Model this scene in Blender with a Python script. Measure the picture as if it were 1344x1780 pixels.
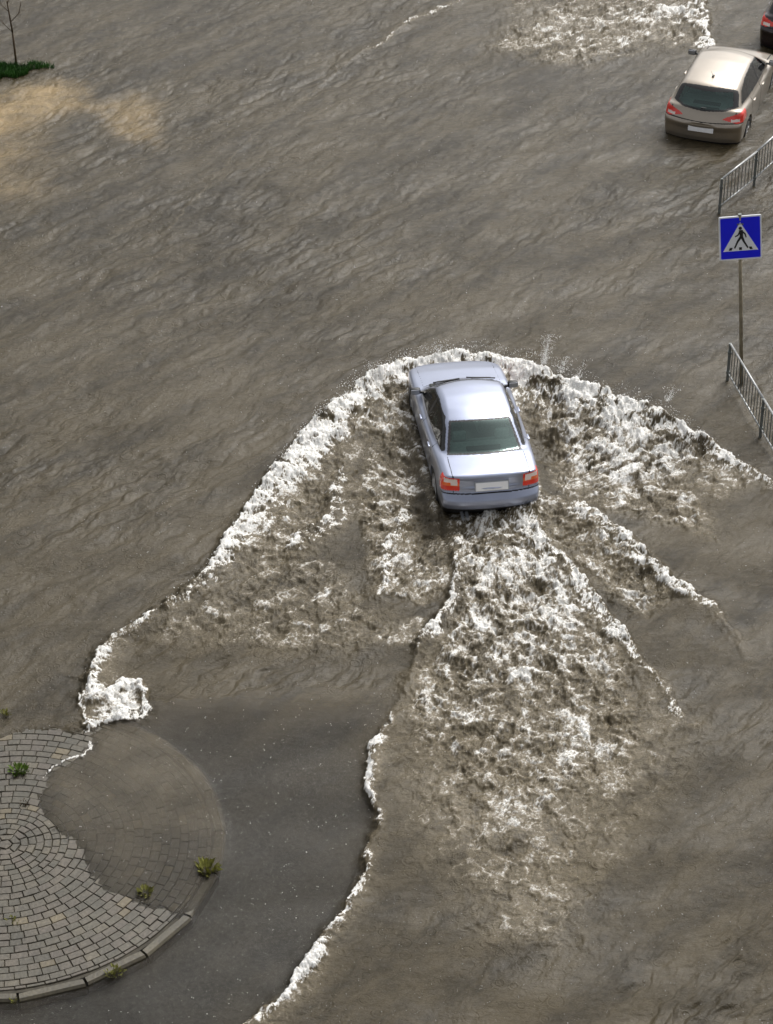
import bpy, bmesh, math, random
import numpy as np
from mathutils import Vector, Matrix
for _o in list(bpy.data.objects): bpy.data.objects.remove(_o)
random.seed(7); RNG = np.random.default_rng(11)
SC = bpy.context.scene; COL = SC.collection; R = math.radians

# ------------------------------------------------------------------ camera
CF, CP, CH = 4500.0, R(34.2), 25.2
cam = bpy.data.cameras.new('camera'); camo = bpy.data.objects.new('camera', cam); COL.objects.link(camo)
camo.location = (0, 0, CH); camo.rotation_euler = (math.pi/2 - CP, 0, 0)
cam.sensor_fit = 'VERTICAL'; cam.sensor_height = 24.0
cam.lens = 24.0 * CF / 1780.0; cam.clip_end = 2000; cam.clip_start = 0.5
SC.camera = camo
SC.render.resolution_x = 773; SC.render.resolution_y = 1024

# ------------------------------------------------------------------ world, sun, exposure
SUN_EL, SUN_AZ = R(50), R(30)          # azimuth measured from +Y towards +X
w = bpy.data.worlds.new('World'); SC.world = w; w.use_nodes = True
nt = w.node_tree; nt.nodes.clear()
sky = nt.nodes.new('ShaderNodeTexSky'); sky.sky_type = 'NISHITA'; sky.sun_disc = False
sky.sun_elevation = SUN_EL; sky.sun_rotation = SUN_AZ; sky.dust_density = 6.0; sky.air_density = 1.0
hs = nt.nodes.new('ShaderNodeHueSaturation'); hs.inputs['Saturation'].default_value = 0.12
bg = nt.nodes.new('ShaderNodeBackground'); bg.inputs['Strength'].default_value = 0.12
wo = nt.nodes.new('ShaderNodeOutputWorld')
nt.links.new(sky.outputs[0], hs.inputs['Color']); nt.links.new(hs.outputs[0], bg.inputs['Color'])
nt.links.new(bg.outputs[0], wo.inputs['Surface'])
sun = bpy.data.lights.new('sun', 'SUN'); sun.energy = 1.4; sun.angle = R(22); sun.color = (1, .965, .91)
suno = bpy.data.objects.new('sun', sun); COL.objects.link(suno)
sd = Vector((math.sin(SUN_AZ)*math.cos(SUN_EL), math.cos(SUN_AZ)*math.cos(SUN_EL), math.sin(SUN_EL)))
suno.rotation_euler = sd.to_track_quat('Z', 'Y').to_euler(); suno.location = (0, 60, 40)
SC.view_settings.view_transform = 'Standard'; SC.view_settings.look = 'None'
SC.view_settings.exposure = 0.42; SC.view_settings.gamma = 1.0

# ------------------------------------------------------------------ helpers
def ground(u, v, z=0.0):
    "a point of the photograph laid on the level plane z (metres)"
    a = (u-672)/CF; b = -(v-890)/CF
    dy = math.cos(CP)+b*math.sin(CP); dz = -math.sin(CP)+b*math.cos(CP)
    t = (z-CH)/dz
    return (a*t, dy*t)
def tag(o, label=None, cat=None, group=None, kind=None):
    if label: o['label'] = label
    if cat: o['category'] = cat
    if group: o['group'] = group
    if kind: o['kind'] = kind
    return o
def empty(name, loc, rz=0.0):
    o = bpy.data.objects.new(name, None); COL.objects.link(o)
    o.location = loc; o.rotation_euler = (0, 0, rz); o.empty_display_size = .3
    return o
def mesh_np(name, V, Q, mats, parent=None, smooth=True, midx=None):
    me = bpy.data.meshes.new(name)
    V = np.asarray(V, dtype=np.float32); Q = np.asarray(Q, dtype=np.int32); k = Q.shape[1]
    me.vertices.add(len(V)); me.vertices.foreach_set('co', V.ravel())
    me.loops.add(Q.size); me.loops.foreach_set('vertex_index', Q.ravel())
    me.polygons.add(len(Q)); me.polygons.foreach_set('loop_start', np.arange(0, Q.size, k, dtype=np.int32))
    me.polygons.foreach_set('loop_total', np.full(len(Q), k, dtype=np.int32))
    for m in mats: me.materials.append(m)
    if midx is not None: me.polygons.foreach_set('material_index', midx.astype(np.int32))
    me.polygons.foreach_set('use_smooth', np.full(len(Q), smooth))
    me.update(calc_edges=True)
    o = bpy.data.objects.new(name, me); COL.objects.link(o)
    if parent: o.parent = parent
    return o
def bm_obj(name, bm, mat, parent=None, smooth=False):
    me = bpy.data.meshes.new(name); bm.normal_update(); bm.to_mesh(me); bm.free()
    me.materials.append(mat)
    if smooth: me.polygons.foreach_set('use_smooth', np.ones(len(me.polygons), dtype=bool))
    o = bpy.data.objects.new(name, me); COL.objects.link(o)
    if parent: o.parent = parent
    return o
def add_box(bm, c, s, rot=None, bevel=0.0):
    r = bmesh.ops.create_cube(bm, size=1.0); vs = r['verts']
    M = Matrix.Translation(c) @ (rot.to_4x4() if rot else Matrix.Identity(4)) @ Matrix.Diagonal((s[0], s[1], s[2], 1))
    bmesh.ops.transform(bm, matrix=M, verts=vs)
    if bevel:
        es = list({e for v in vs for e in v.link_edges})
        bmesh.ops.bevel(bm, geom=es, offset=bevel, segments=2, affect='EDGES', profile=.5)
def add_bar(bm, a, b, r, seg=8, r2=None):
    a = Vector(a); b = Vector(b); d = b-a; L = d.length
    res = bmesh.ops.create_cone(bm, cap_ends=True, segments=seg, radius1=r, radius2=r if r2 is None else r2, depth=L)
    M = Matrix.Translation((a+b)/2) @ d.to_track_quat('Z', 'Y').to_matrix().to_4x4()
    bmesh.ops.transform(bm, matrix=M, verts=res['verts'])
def add_lathe(bm, prof, seg=32, M=None):
    "prof: list of (radius, axial x); the axis is x"
    rings = []
    for (r, h) in prof:
        rings.append([bm.verts.new((h, r*math.cos(2*math.pi*i/seg), r*math.sin(2*math.pi*i/seg))) for i in range(seg)])
    for a, b in zip(rings[:-1], rings[1:]):
        for i in range(seg):
            bm.faces.new((a[i], a[(i+1) % seg], b[(i+1) % seg], b[i]))
    if M is not None:
        bmesh.ops.transform(bm, matrix=M, verts=[v for r_ in rings for v in r_])
def add_slab(bm, pts, M, t):
    "flat polygon pts (x, z) given thickness t along -y, placed by matrix M"
    f = [bm.verts.new(M @ Vector((x, -t, z))) for x, z in pts]
    b = [bm.verts.new(M @ Vector((x, 0, z))) for x, z in pts]
    bm.faces.new(f); bm.faces.new(b[::-1]); n = len(pts)
    for i in range(n): bm.faces.new((f[i], b[i], b[(i+1) % n], f[(i+1) % n]))

# ------------------------------------------------------------------ materials
def mat(name, col, rough=.5, metal=0.0, coat=0.0, spec=.5, noise=0.0, nscale=8.0, bump=0.0, bscale=60.0, trans=0.0):
    m = bpy.data.materials.new(name); m.use_nodes = True; t = m.node_tree
    p = t.nodes['Principled BSDF']; L = t.links
    p.inputs['Base Color'].default_value = (*col, 1); p.inputs['Roughness'].default_value = rough
    p.inputs['Metallic'].default_value = metal; p.inputs['Coat Weight'].default_value = coat
    p.inputs['Specular IOR Level'].default_value = spec; p.inputs['Coat Roughness'].default_value = .06
    tc = t.nodes.new('ShaderNodeTexCoord')
    if noise:
        n = t.nodes.new('ShaderNodeTexNoise'); n.inputs['Scale'].default_value = nscale; n.inputs['Detail'].default_value = 6
        L.new(tc.outputs['Object'], n.inputs['Vector'])
        r = t.nodes.new('ShaderNodeValToRGB'); L.new(n.outputs['Fac'], r.inputs['Fac'])
        r.color_ramp.elements[0].position = .3; r.color_ramp.elements[1].position = .7
        r.color_ramp.elements[0].color = (*[c*(1-noise) for c in col], 1)
        r.color_ramp.elements[1].color = (*[min(1, c*(1+noise)) for c in col], 1)
        L.new(r.outputs['Color'], p.inputs['Base Color'])
    if bump:
        n = t.nodes.new('ShaderNodeTexNoise'); n.inputs['Scale'].default_value = bscale; n.inputs['Detail'].default_value = 4
        L.new(tc.outputs['Object'], n.inputs['Vector'])
        b = t.nodes.new('ShaderNodeBump'); b.inputs['Strength'].default_value = bump; b.inputs['Distance'].default_value = .01
        L.new(n.outputs['Fac'], b.inputs['Height']); L.new(b.outputs['Normal'], p.inputs['Normal'])
    return m
def glass_mat(name, tint, refl_rough=.03, ior=1.6, rc=(1, 1, 1)):
    m = bpy.data.materials.new(name); m.use_nodes = True; t = m.node_tree; t.nodes.clear(); L = t.links
    o = t.nodes.new('ShaderNodeOutputMaterial'); tr = t.nodes.new('ShaderNodeBsdfTransparent')
    tr.inputs['Color'].default_value = (*tint, 1)
    g = t.nodes.new('ShaderNodeBsdfGlossy'); g.inputs['Roughness'].default_value = refl_rough
    fr = t.nodes.new('ShaderNodeFresnel'); fr.inputs['IOR'].default_value = ior; g.inputs['Color'].default_value = (*rc, 1)
    mx = t.nodes.new('ShaderNodeMixShader')
    L.new(fr.outputs[0], mx.inputs[0]); L.new(tr.outputs[0], mx.inputs[1]); L.new(g.outputs[0], mx.inputs[2])
    L.new(mx.outputs[0], o.inputs['Surface'])
    return m
PAINT_BLUE = mat('paint_blue_silver', (.33, .365, .48), .32, .7, .9, noise=.04, nscale=3, bump=.02, bscale=400)
PAINT_CHAMP = mat('paint_champagne', (.38, .33, .27), .30, .72, .9, noise=.05, nscale=3)
PAINT_DARK = mat('paint_near_black', (.016, .008, .011), .25, .2, 1, noise=.05, nscale=3)
BLACK = mat('black_trim', (.012, .012, .013), .45, noise=.2)
GAP = mat('dark_gap', (.01, .01, .011), .8)
RUBBER = mat('rubber', (.02, .02, .02), .8, noise=.3, nscale=20)
RIM = mat('alloy', (.45, .45, .46), .35, .8)
GLASS_T = glass_mat('tinted_glass', (.70, .80, .77), .03, 1.95, (.72, .92, .88))
GLASS_D = glass_mat('dark_glass', (.22, .28, .26))
SEAT = mat('seat_cloth', (.19, .25, .235), .9, noise=.2, nscale=30)
SHELF = mat('parcel_shelf', (.36, .46, .43), .9, noise=.15, nscale=25)
DASH = mat('dashboard', (.03, .033, .033), .7, noise=.2)
PLATE = mat('plate_white', (.93, .93, .94), .7, noise=.02)
LRED = mat('lamp_red', (.85, .035, .018), .12, coat=1, bump=.25, bscale=90)
LORG = mat('lamp_orange', (.95, .16, .025), .12, coat=1, bump=.25, bscale=90)
LCLR = mat('lamp_clear', (.92, .78, .72), .12, coat=1, bump=.3, bscale=90)
LHEAD = mat('lamp_head', (.55, .58, .60), .08, .3, coat=1)
SILVER = mat('satin_silver', (.42, .44, .48), .3, .6, .5)
FENCE = mat('painted_steel', (.17, .185, .18), .5, .3, noise=.35, nscale=9)
RAILM = mat('worn_steel_rail', (.42, .43, .43), .42, .5, noise=.3, nscale=12)
POLE = mat('weathered_pole', (.24, .205, .14), .7, noise=.45, nscale=5, bump=.3)
SBLUE = mat('sign_blue', (.004, .010, .85), .35, coat=.3, noise=.05, nscale=4)
SWHITE = mat('sign_white', (.84, .86, .90), .4, noise=.04, nscale=6)
SBLACK = mat('sign_black', (.012, .012, .014), .5)

# ------------------------------------------------------------------ numpy noise
_perm = RNG.permutation(512).astype(np.int32)
_ga = RNG.uniform(0, 2*np.pi, 512); _gx = np.cos(_ga).astype(np.float32); _gy = np.sin(_ga).astype(np.float32)
def gnoise(x, y, s=0):
    x = np.asarray(x, np.float32)+s*17.3; y = np.asarray(y, np.float32)+s*9.7
    xf = np.floor(x); yf = np.floor(y); xi = xf.astype(np.int32); yi = yf.astype(np.int32)
    fx = x-xf; fy = y-yf
    u = fx*fx*fx*(fx*(fx*6-15)+10); v = fy*fy*fy*(fy*(fy*6-15)+10)
    def g(ix, iy, dx, dy):
        h = _perm[(_perm[ix & 511]+iy) & 511]
        return _gx[h]*dx+_gy[h]*dy
    a = g(xi, yi, fx, fy); b = g(xi+1, yi, fx-1, fy); c = g(xi, yi+1, fx, fy-1); d = g(xi+1, yi+1, fx-1, fy-1)
    return (a+(b-a)*u+((c+(d-c)*u)-(a+(b-a)*u))*v)*1.5
def fbm(x, y, o=4, s=0, gain=.5):
    t = 0; a = 1; n = 0
    for i in range(o):
        t = t+a*gnoise(x*2**i, y*2**i, s+i*3); n += a; a *= gain
    return t/n
def ridged(x, y, o=4, s=0, gain=.55):
    t = 0; a = 1; n = 0
    for i in range(o):
        r = 1-np.abs(gnoise(x*2**i, y*2**i, s+i*5))*2.0
        t = t+a*r; n += a; a *= gain
    return t/n
def sstep(a, b, x):
    t = np.clip((x-a)/(b-a), 0, 1); return t*t*(3-2*t)

# ------------------------------------------------------------------ the flood water
CAR = dict(x=1.50, y=39.06, rz=R(8.0), z=-.12)
NX, NY = 1150, 1300
vrow = np.linspace(-90, 1900, NY)[::-1]                     # rows spread by distance
yrow = np.array([ground(672, v, 0)[1] for v in vrow])
half = (yrow*math.cos(CP)+CH*math.sin(CP))*672/CF*1.16
sx = np.linspace(-1, 1, NX)
X = (half[:, None]*sx[None, :]).astype(np.float32); Y = np.repeat(yrow[:, None], NX, 1).astype(np.float32)
w1 = gnoise(X*1.3, Y*1.3, 1); w2 = gnoise(X*1.3, Y*1.3, 2); w3 = gnoise(X*4.5, Y*4.5, 3); w4 = gnoise(X*4.5, Y*4.5, 4)
w5 = gnoise(X*14, Y*14, 5); w6 = gnoise(X*14, Y*14, 6); w7 = gnoise(X*33, Y*33, 7); w8 = gnoise(X*33, Y*33, 8)
WX = X+.09*w1+.06*w3+.026*w5+.010*w7; WY = Y+.09*w2+.06*w4+.026*w6+.010*w8
def smooth_line(pts, k=4):
    p = np.array(pts, float); q = np.vstack([2*p[0]-p[1], p, 2*p[-1]-p[-2]]); out = []
    for i in range(len(p)-1):
        a, b, c, d = q[i:i+4]
        for j in range(k):
            t = j/k; r = .5*((2*b)+(-a+c)*t+(2*a-5*b+4*c-d)*t*t+(-a+3*b-3*c+d)*t**3)
            r[2:] = b[2:]+(c[2:]-b[2:])*t; out.append(r)
    out.append(p[-1]); return np.array(out)
def line_field(pts, z=.1, reach=2.0):
    "distance, signed side (+ left of travel) and attribute columns of a bent line; pts rows: u, v, attr..."
    pts = smooth_line(pts)
    P = np.array([ground(p[0], p[1], p[2]*.85+.04 if z is None else z) for p in pts]); A = np.array([p[2:] for p in pts], float)
    D = np.full(X.shape, 99., np.float32); S = np.zeros(X.shape, np.float32)
    AT = [np.zeros(X.shape, np.float32) for _ in range(A.shape[1])]
    for i in range(len(P)-1):
        a, b = P[i], P[i+1]; lo = np.minimum(a, b)-reach; hi = np.maximum(a, b)+reach
        m = (X > lo[0]) & (X < hi[0]) & (Y > lo[1]) & (Y < hi[1])
        x = WX[m]-a[0]; y = WY[m]-a[1]; d = b-a; L2 = d@d
        t = np.clip((x*d[0]+y*d[1])/L2, 0, 1)
        dd = np.hypot(x-t*d[0], y-t*d[1]); cur = D[m]; k = dd < cur
        sg = np.sign(d[0]*y-d[1]*x)
        cur[k] = dd[k]; D[m] = cur
        c = S[m]; c[k] = sg[k]; S[m] = c
        for j in range(A.shape[1]):
            c = AT[j][m]; c[k] = (A[i, j]+(A[i+1, j]-A[i, j])*t)[k]; AT[j][m] = c
    return D, S, AT
def poly_mask(pts, soft=.3, z=.05, warp=1.0):
    "1 inside the polygon, fading over soft metres either side of its border"
    P = np.array([ground(u, v, z) for u, v in pts]); x = X+(WX-X)*warp; y = Y+(WY-Y)*warp
    ins = np.zeros(X.shape, bool); D = np.full(X.shape, 99., np.float32); n = len(P)
    for i in range(n):
        a = P[i]; b = P[(i+1) % n]; d = b-a
        if abs(d[1]) > 1e-9:
            ins ^= ((a[1] > y) != (b[1] > y)) & (x < d[0]*(y-a[1])/d[1]+a[0])
        t = np.clip(((x-a[0])*d[0]+(y-a[1])*d[1])/(d@d), 0, 1)
        D = np.minimum(D, np.hypot(x-a[0]-t*d[0], y-a[1]-t*d[1]))
    return sstep(-soft, soft, np.where(ins, D, -D))

# ---- level, murk and foam fields
Z = np.full(X.shape, .05, np.float32); dens = np.zeros(X.shape, np.float32); solid = np.zeros(X.shape, np.float32)
turb = np.zeros(X.shape, np.float32); spray = []
LINES = [
 # (side of the steep outer face, sigma outer, points: u, v, height, trail width, foam strength)
 (1, .12, [(150,1188,.10,.12,1),(165,1150,.10,.10,.85),(190,1112,.10,.09,.75),(230,1082,.10,.09,.62),(290,1042,.12,.10,.6),(345,1004,.15,.14,.8),(385,952,.17,.19,.9),(420,900,.19,.24,.95),(450,852,.21,.26,1),(490,802,.24,.30,1),(540,742,.28,.32,1),(590,692,.31,.32,1),(640,655,.34,.32,1),(700,632,.37,.34,1),(760,620,.38,.38,1),(820,617,.38,.42,1),(870,624,.38,.44,1),(930,640,.38,.46,1),(990,661,.36,.46,1),(1050,683,.33,.44,1),(1110,703,.30,.40,1),(1160,716,.26,.34,1),(1200,745,.22,.28,.95),(1250,778,.16,.20,.85),(1290,803,.12,.15,.75),(1335,832,.08,.10,.6)]),
 (1, .08, [(1035,882,.16,.25,.8),(1090,925,.16,.24,.85),(1140,975,.14,.22,.8),(1190,1015,.11,.18,.75),(1225,1042,.08,.12,.7),(1255,1070,.05,.08,.55),(1300,1140,.02,.05,.15)]),
 (1, .08, [(925,880,.16,.3,.75),(955,945,.16,.28,.9),(1000,990,.15,.22,.85),(1040,1040,.14,.2,.85),(1075,1085,.12,.18,.8),(1100,1108,.10,.15,.75),(1125,1155,.07,.11,.62),(1160,1200,.05,.09,.6),(1190,1252,.03,.10,.6)]),
 (-1, .08, [(790,930,.12,.1,.5),(785,1035,.12,.2,.85),(745,1080,.13,.2,1),(730,1110,.11,.12,.7),(715,1165,.05,.08,.35),(700,1205,.03,.08,.3),(665,1265,.04,.10,.4)]),
 (-1, .05, [(665,1265,.04,.10,.4),(648,1290,.09,.16,.9),(638,1320,.10,.18,1),(636,1360,.10,.14,.95),(645,1395,.08,.09,.5),(652,1425,.08,.07,.45),(642,1480,.08,.07,.6),(622,1535,.08,.09,.75),(580,1600,.09,.12,.85),(530,1670,.09,.13,.9),(480,1730,.09,.12,.9),(430,1780,.09,.12,.9),(360,1840,.09,.12,.8)]),
 # foam line that runs up on to the island
 (-1, .03, [(150,1188,.05,.05,.8),(140,1215,.03,.05,.8),(148,1250,.03,.04,.7),(152,1300,.02,.04,.9),(120,1315,.015,.025,.9),(85,1337,.01,.02,.75),(78,1360,.0,.015,.4),(62,1400,.0,.012,.2)]),
 (-1, .03, [(150,1268,.02,.03,.5),(110,1272,.01,.02,.4),(60,1276,.01,.02,.2),(0,1290,.0,.01,.1)]),
 # far wave, top right
 (1, .10, [(1215,-70,.12,.3,.8),(1225,0,.12,.28,.8),(1228,40,.10,.24,.75),(1240,82,.07,.2,.7)]),
 (1, .05, [(800,0,.04,.09,.55),(750,22,.04,.08,.52),(700,45,.04,.07,.5),(655,80,.03,.06,.45),(600,110,.02,.05,.33),(540,160,.015,.04,.28),(450,230,.01,.04,.25),(380,300,.01,.04,.25),(300,390,.01,.04,.3),(270,410,.0,.03,.1)]),
 # inner ridges, left of the car
 (-1, .10, [(585,825,.08,.14,.6),(575,880,.10,.17,.85),(545,915,.10,.17,.95),(505,950,.06,.12,.7)]),
 (-1, .10, [(705,870,.08,.14,.6),(678,925,.09,.15,.8),(668,975,.08,.13,.7),(658,1030,.05,.1,.6)]),
]
for k, (side, so, pts) in enumerate(LINES):
    D, S, (h, tw, fs) = line_field(pts, z=None, reach=2.2)
    outer = (S*side) > 0 if side > 0 else (S < 0)
    so_ = so*(.5+.5*np.clip(h/.25, 0, 1)) if k < 1 else so
    ho = np.exp(-(D/(so_*1.1))**2); hi = np.exp(-(D/(tw*1.5+.05))**1.6)
    Z += h*np.where(outer, ho, hi)*(D < 50)
    tws = tw*(2.1 if k == 0 else (1.5 if k in (3, 4, 5, 6) else 2.0))*(1+.5*gnoise(X*1.7, Y*1.7, 99)); fo = np.exp(-(D/(so_*.62))**2); fi = np.exp(-(D/np.maximum(tws, .01))**2)
    solid = np.maximum(solid, fs*np.where(outer, fo, fi))
    dens = np.maximum(dens, fs*(.70 if k == 0 else .6)*np.where(outer, 0, np.exp(-D/(tw*(3.6 if k == 0 else 2.8)+.02))))
    turb = np.maximum(turb, .9*np.where(outer, ho*.6, np.exp(-D/(tw*2+.05)))*np.clip(h/.2, 0, 1))
REG = [ # polygon, softness, foam density, turbulence
 ([(905,665),(1000,675),(1110,712),(1230,790),(1180,840),(1060,850),(960,800),(925,740)], .35, .62, 1.0),
 ([(940,800),(1060,830),(1200,830),(1250,935),(1130,905),(1040,880),(985,870)], .3, .47, .7),
 ([(1000,880),(1090,935),(1200,1025),(1120,1070),(1030,1010)], .3, .48, .8),
 ([(930,850),(1000,870),(1040,960),(1080,1010),(1010,990),(950,930)], .2, .42, .7),
 ([(1200,790),(1330,830),(1260,870),(1180,850)], .35, .38, .4),
 ([(715,640),(712,700),(735,800),(690,800),(620,760),(560,780),(600,710),(655,665)], .25, .50, .9),
 ([(700,700),(735,850),(690,900),(610,850),(640,780)], .25, .47, .7),
 ([(480,860),(600,780),(640,850),(560,960),(470,1010),(400,1000)], .4, .40, .6),
 ([(620,860),(760,870),(785,1020),(740,1050),(650,1030)], .25, .48, .8),
 ([(380,1010),(560,950),(660,1040),(720,1120),(560,1140),(300,1120),(200,1120)], .6, .31, .5),
 ([(640,1090),(740,1070),(730,1125),(650,1120)], .15, .36, .3),
 ([(775,880),(945,880),(1010,1010),(1030,1100),(960,1190),(820,1200),(740,1180),(790,1040)], .25, .56, .9),
 ([(820,1000),(960,1000),(1090,1140),(1130,1280),(950,1440),(770,1350),(690,1230),(750,1100)], .4, .47, .7),
 ([(660,1250),(850,1230),(1100,1150),(1250,1260),(1150,1420),(1000,1660),(850,1660),(680,1420)], .8, .30, .3),
 ([(700,1230),(1060,1190),(1160,1300),(1060,1480),(960,1660),(860,1600),(720,1380)], .7, .40, .4),
 ([(150,1180),(190,1195),(230,1184),(252,1200),(252,1230),(225,1246),(180,1254),(150,1255),(160,1225)], .2, .80, .6),
 ([(840,80),(960,0),(1000,-60),(1225,-60),(1238,84),(1150,80),(1000,120)], .8, .44, .6),
 ([(1020,60),(1120,0),(1225,0),(1238,85),(1190,50),(1090,45)], .5, .62, .8),
 ([(860,0),(960,-20),(960,70),(900,110)], .5, .24, .3),
]
for poly, soft, dn, tb in REG:
    m = poly_mask(poly, soft); dens = np.maximum(dens, dn*m); turb = np.maximum(turb, tb*m)
# the ring of foam thrown up where the wave meets the island's kerb
D, S, (h, tw, fs) = line_field([(148,1180,.08,.07,.9),(160,1212,.08,.10,.8),(185,1205,.08,.08,.75),(205,1190,.10,.09,1),(232,1187,.10,.08,1),(250,1203,.12,.08,1),(250,1226,.12,.09,1),(232,1242,.12,.08,1),(205,1240,.10,.09,.9),(175,1250,.08,.08,1),(142,1254,.08,.07,1)], z=.1, reach=1)
tw = tw*(1+.9*gnoise(X*3.2, Y*3.2, 111)); fs = fs*(1+.35*gnoise(X*5, Y*5, 112))
Z += h*np.exp(-(D/(tw*1.3))**2)*(D < 50); solid = np.maximum(solid, fs*np.exp(-(D/tw)**2)*(D < 50)); turb = np.maximum(turb, .6*np.exp(-(D/.2)**2))
# car-side troughs
cx, cy = CAR['x'], CAR['y']; cr, sr = math.cos(CAR['rz']), math.sin(CAR['rz'])
lx = (X-cx)*cr+(Y-cy)*sr; ly = -(X-cx)*sr+(Y-cy)*cr         # car's own axes
def blob(x0, y0, rx, ry): return np.exp(-((lx-x0)/rx)**2-((ly-y0)/ry)**2)
Z -= .08*blob(0, -2.45, .8, .25)+.16*blob(-1.25, -1.9, .35, .8)+.13*blob(1.3, -.1, .45, .6)+.10*blob(-1.25, -.2, .3, .7)+.12*blob(0, -2.7, .9, .25)
dens *= 1-.8*np.clip(blob(-1.15, -2.3, .28, .8)+blob(1.35, -.1, .4, .5)+.5*blob(-1.5, .2, .4, .5), 0, 1)
Z += .10*blob(0, -3.6, .6, 1.0)
# foam that clings to the flanks
flank = np.exp(-((np.abs(lx)-.93)/.10)**2)*sstep(2.3, 1.6, np.abs(ly+.1))
dens = np.maximum(dens, .52*flank); Z += .05*flank
# ---- the low clear sheet at the lower left, and the island
LOW = [(252,1222),(420,1200),(560,1190),(700,1205),(664,1268),(634,1320),(633,1360),(640,1395),(648,1425),(637,1480),(617,1535),(575,1600),(524,1672),(470,1735),(420,1785),(330,1860),(300,1960),(-300,1960),(-300,1276),(0,1278),(150,1268)]
low = poly_mask(LOW, .06, z=.05)
nA = np.array([ground(-200, 1195, 0), ground(700, 1195, 0)])
dn_ = (Y-(nA[0, 1]+(X-nA[0, 0])*(nA[1, 1]-nA[0, 1])/(nA[1, 0]-nA[0, 0])))*-1        # metres south of the soft line
north = np.exp(-np.clip(dn_-.15, 0, 9)/.85)
Db, _, _ = line_field([p for p in LINES[4][2]], reach=3.5)
murk = 1-low*(1-np.clip(.20+.78*north+.38*np.exp(-Db/.8)*(.5+.5*sstep(28, 32, Y))+.10*fbm(X*.9, Y*.9, 4, 40), 0, 1))
ISC = (-5.55, 28.45); ISR = 3.20
FILM = [(152,1262),(156,1300),(122,1317),(88,1338),(78,1362),(64,1402),(95,1440),(135,1480),(160,1540),(215,1560),(290,1600),(345,1585),(420,1500),(430,1380),(330,1250),(250,1240)]
film = poly_mask(FILM, .20, z=.05)
filmsoft = poly_mask(FILM, .55, z=.05)
ri = np.hypot(X-ISC[0], Y-ISC[1]); isl = sstep(ISR+.12, ISR-.05, ri)
ramp = np.maximum(sstep(.0, 1.7, dn_+.2*w1), sstep(-4.25, -4.6, X)); lowz = low*ramp
lowsm = poly_mask(LOW, .16, z=.05); Z = Z*(1-lowsm)+lowsm*(.05-.075*ramp)
filmz = poly_mask(FILM, .28, z=.05)
f_on = film*isl*low*np.where(X > -4.6, 1, 1)
Z = Z+filmz*isl*low*np.clip(.042-Z, 0, 1)
murk = np.where(f_on > .01, np.maximum(murk*(1-f_on), f_on*np.clip(.10+.45*filmsoft*sstep(26.4, 30.8, Y)+.30*fbm(X*1.5, Y*1.5, 4, 44), 0, 1)), murk)
# ---- broad ripples of the running water
ang = R(47); ux = X*math.cos(ang)+Y*math.sin(ang); uy = -X*math.sin(ang)+Y*math.cos(ang)
calm = np.clip(1-low*.8-sstep(.2, .6, turb)*.6, .12, 1)
u2x = ux+.12*w1; u2y = uy+.10*w2
bend = fbm(X*.15, Y*.15, 2, 60)*.8
u3y = u2y+.07*fbm(u2x*1.3, u2y*1.6, 3, 26)+.05*w3
rip = .026*gnoise(u2x*.40+bend*.5, u3y*1.2, 20)+.016*gnoise(u2x*1.1, u3y*3.1, 21)+.0105*gnoise(u2x*2.2+w3*.3, u3y*6.5+w4*.3, 22)+.0075*fbm(u2x*5, u2y*9, 4, 23, .65)+.0032*fbm(X*22, Y*22, 2, 24)
patch = sstep(-.15, .5, gnoise(ux*.16, uy*.35, 31)+.30*sstep(2, -6, X))
sharp = -.062*np.clip(ridged(u2x*.55, u3y*1.9, 3, 30)-.25, 0, 1)*patch-.022*np.clip(ridged(u2x*1.2, u3y*4.2, 3, 33)-.2, 0, 1)*(.35+.65*patch)
streak = np.clip(.5+.55*fbm(u2x*.35, u3y*1.6, 5, 36, .6)+.25*fbm(X*.18, Y*.18, 3, 37), 0, 1)
Z += calm*(rip+sharp)
# ---- turbulence as real relief
tr1 = fbm(WX*1.9+3, WY*1.9, 5, 50, .55); tr2 = ridged(WX*2.3, WY*2.3, 5, 52, .55)
tr0 = fbm(WX*1.0+7, WY*1.1, 3, 57, .5)
tz = .10*tr0+.12*tr1+.10*(tr2-.35)
tr3 = ridged(WX*6.5, WY*6.5, 3, 54, .6)
Z += turb*(tz*1.25+.040*(tr3-.35))
# ---- foam texture: warped webs and torn streaks
dirx = lx; diry = ly+2.0
rad = np.arctan2(dirx, -diry)                                # wake fans out behind the car
rr = np.hypot(dirx, diry)
BOOST = 0
def norm(a): return (a-a.mean())/a.std()
pr = np.log(np.maximum(rr, .6))                              # streaks torn along the outflow from the car
web = norm(ridged(WX*3.0+w3*.4, WY*2.4+w4*.4, 3, 70, .55))
web2 = norm(ridged(WX*7.0+w5*.5, WY*5.4+w6*.5, 3, 75, .6))
web3 = norm(ridged(WX*17+w7*.5, WY*14+w8*.5, 2, 78, .6))
strk = norm(ridged(pr*3.2+w3*.2+w1*.4, rad*12+w4*.25+w2*.7, 4, 77, .65))
strk2 = norm(ridged(pr*10+w5*.3+w3*.5, rad*32+w6*.3+w4*.6, 3, 79, .65))
clump = fbm(WX*1.3, WY*1.3, 3, 80); cl = norm(clump)
near_car = sstep(9, 5, rr)
ustr = norm(ridged(ux*1.1+w3*.15, uy*3.6+w4*.3, 4, 83, .65))
far_ = sstep(44, 47, Y)
web0 = norm(ridged(WX*1.6+w1*.4+w3*.15, WY*1.4+w2*.4+w4*.15, 3, 85, .6))
tex = norm(.50*web0*(1-.5*far_)+.62*web*(1-.5*far_)+.52*web2+.30*web3+near_car*(.65*strk+.38*strk2)+far_*.9*ustr+(.42-.22*sstep(38, 33, Y))*cl+.40*norm(tr1))
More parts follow.
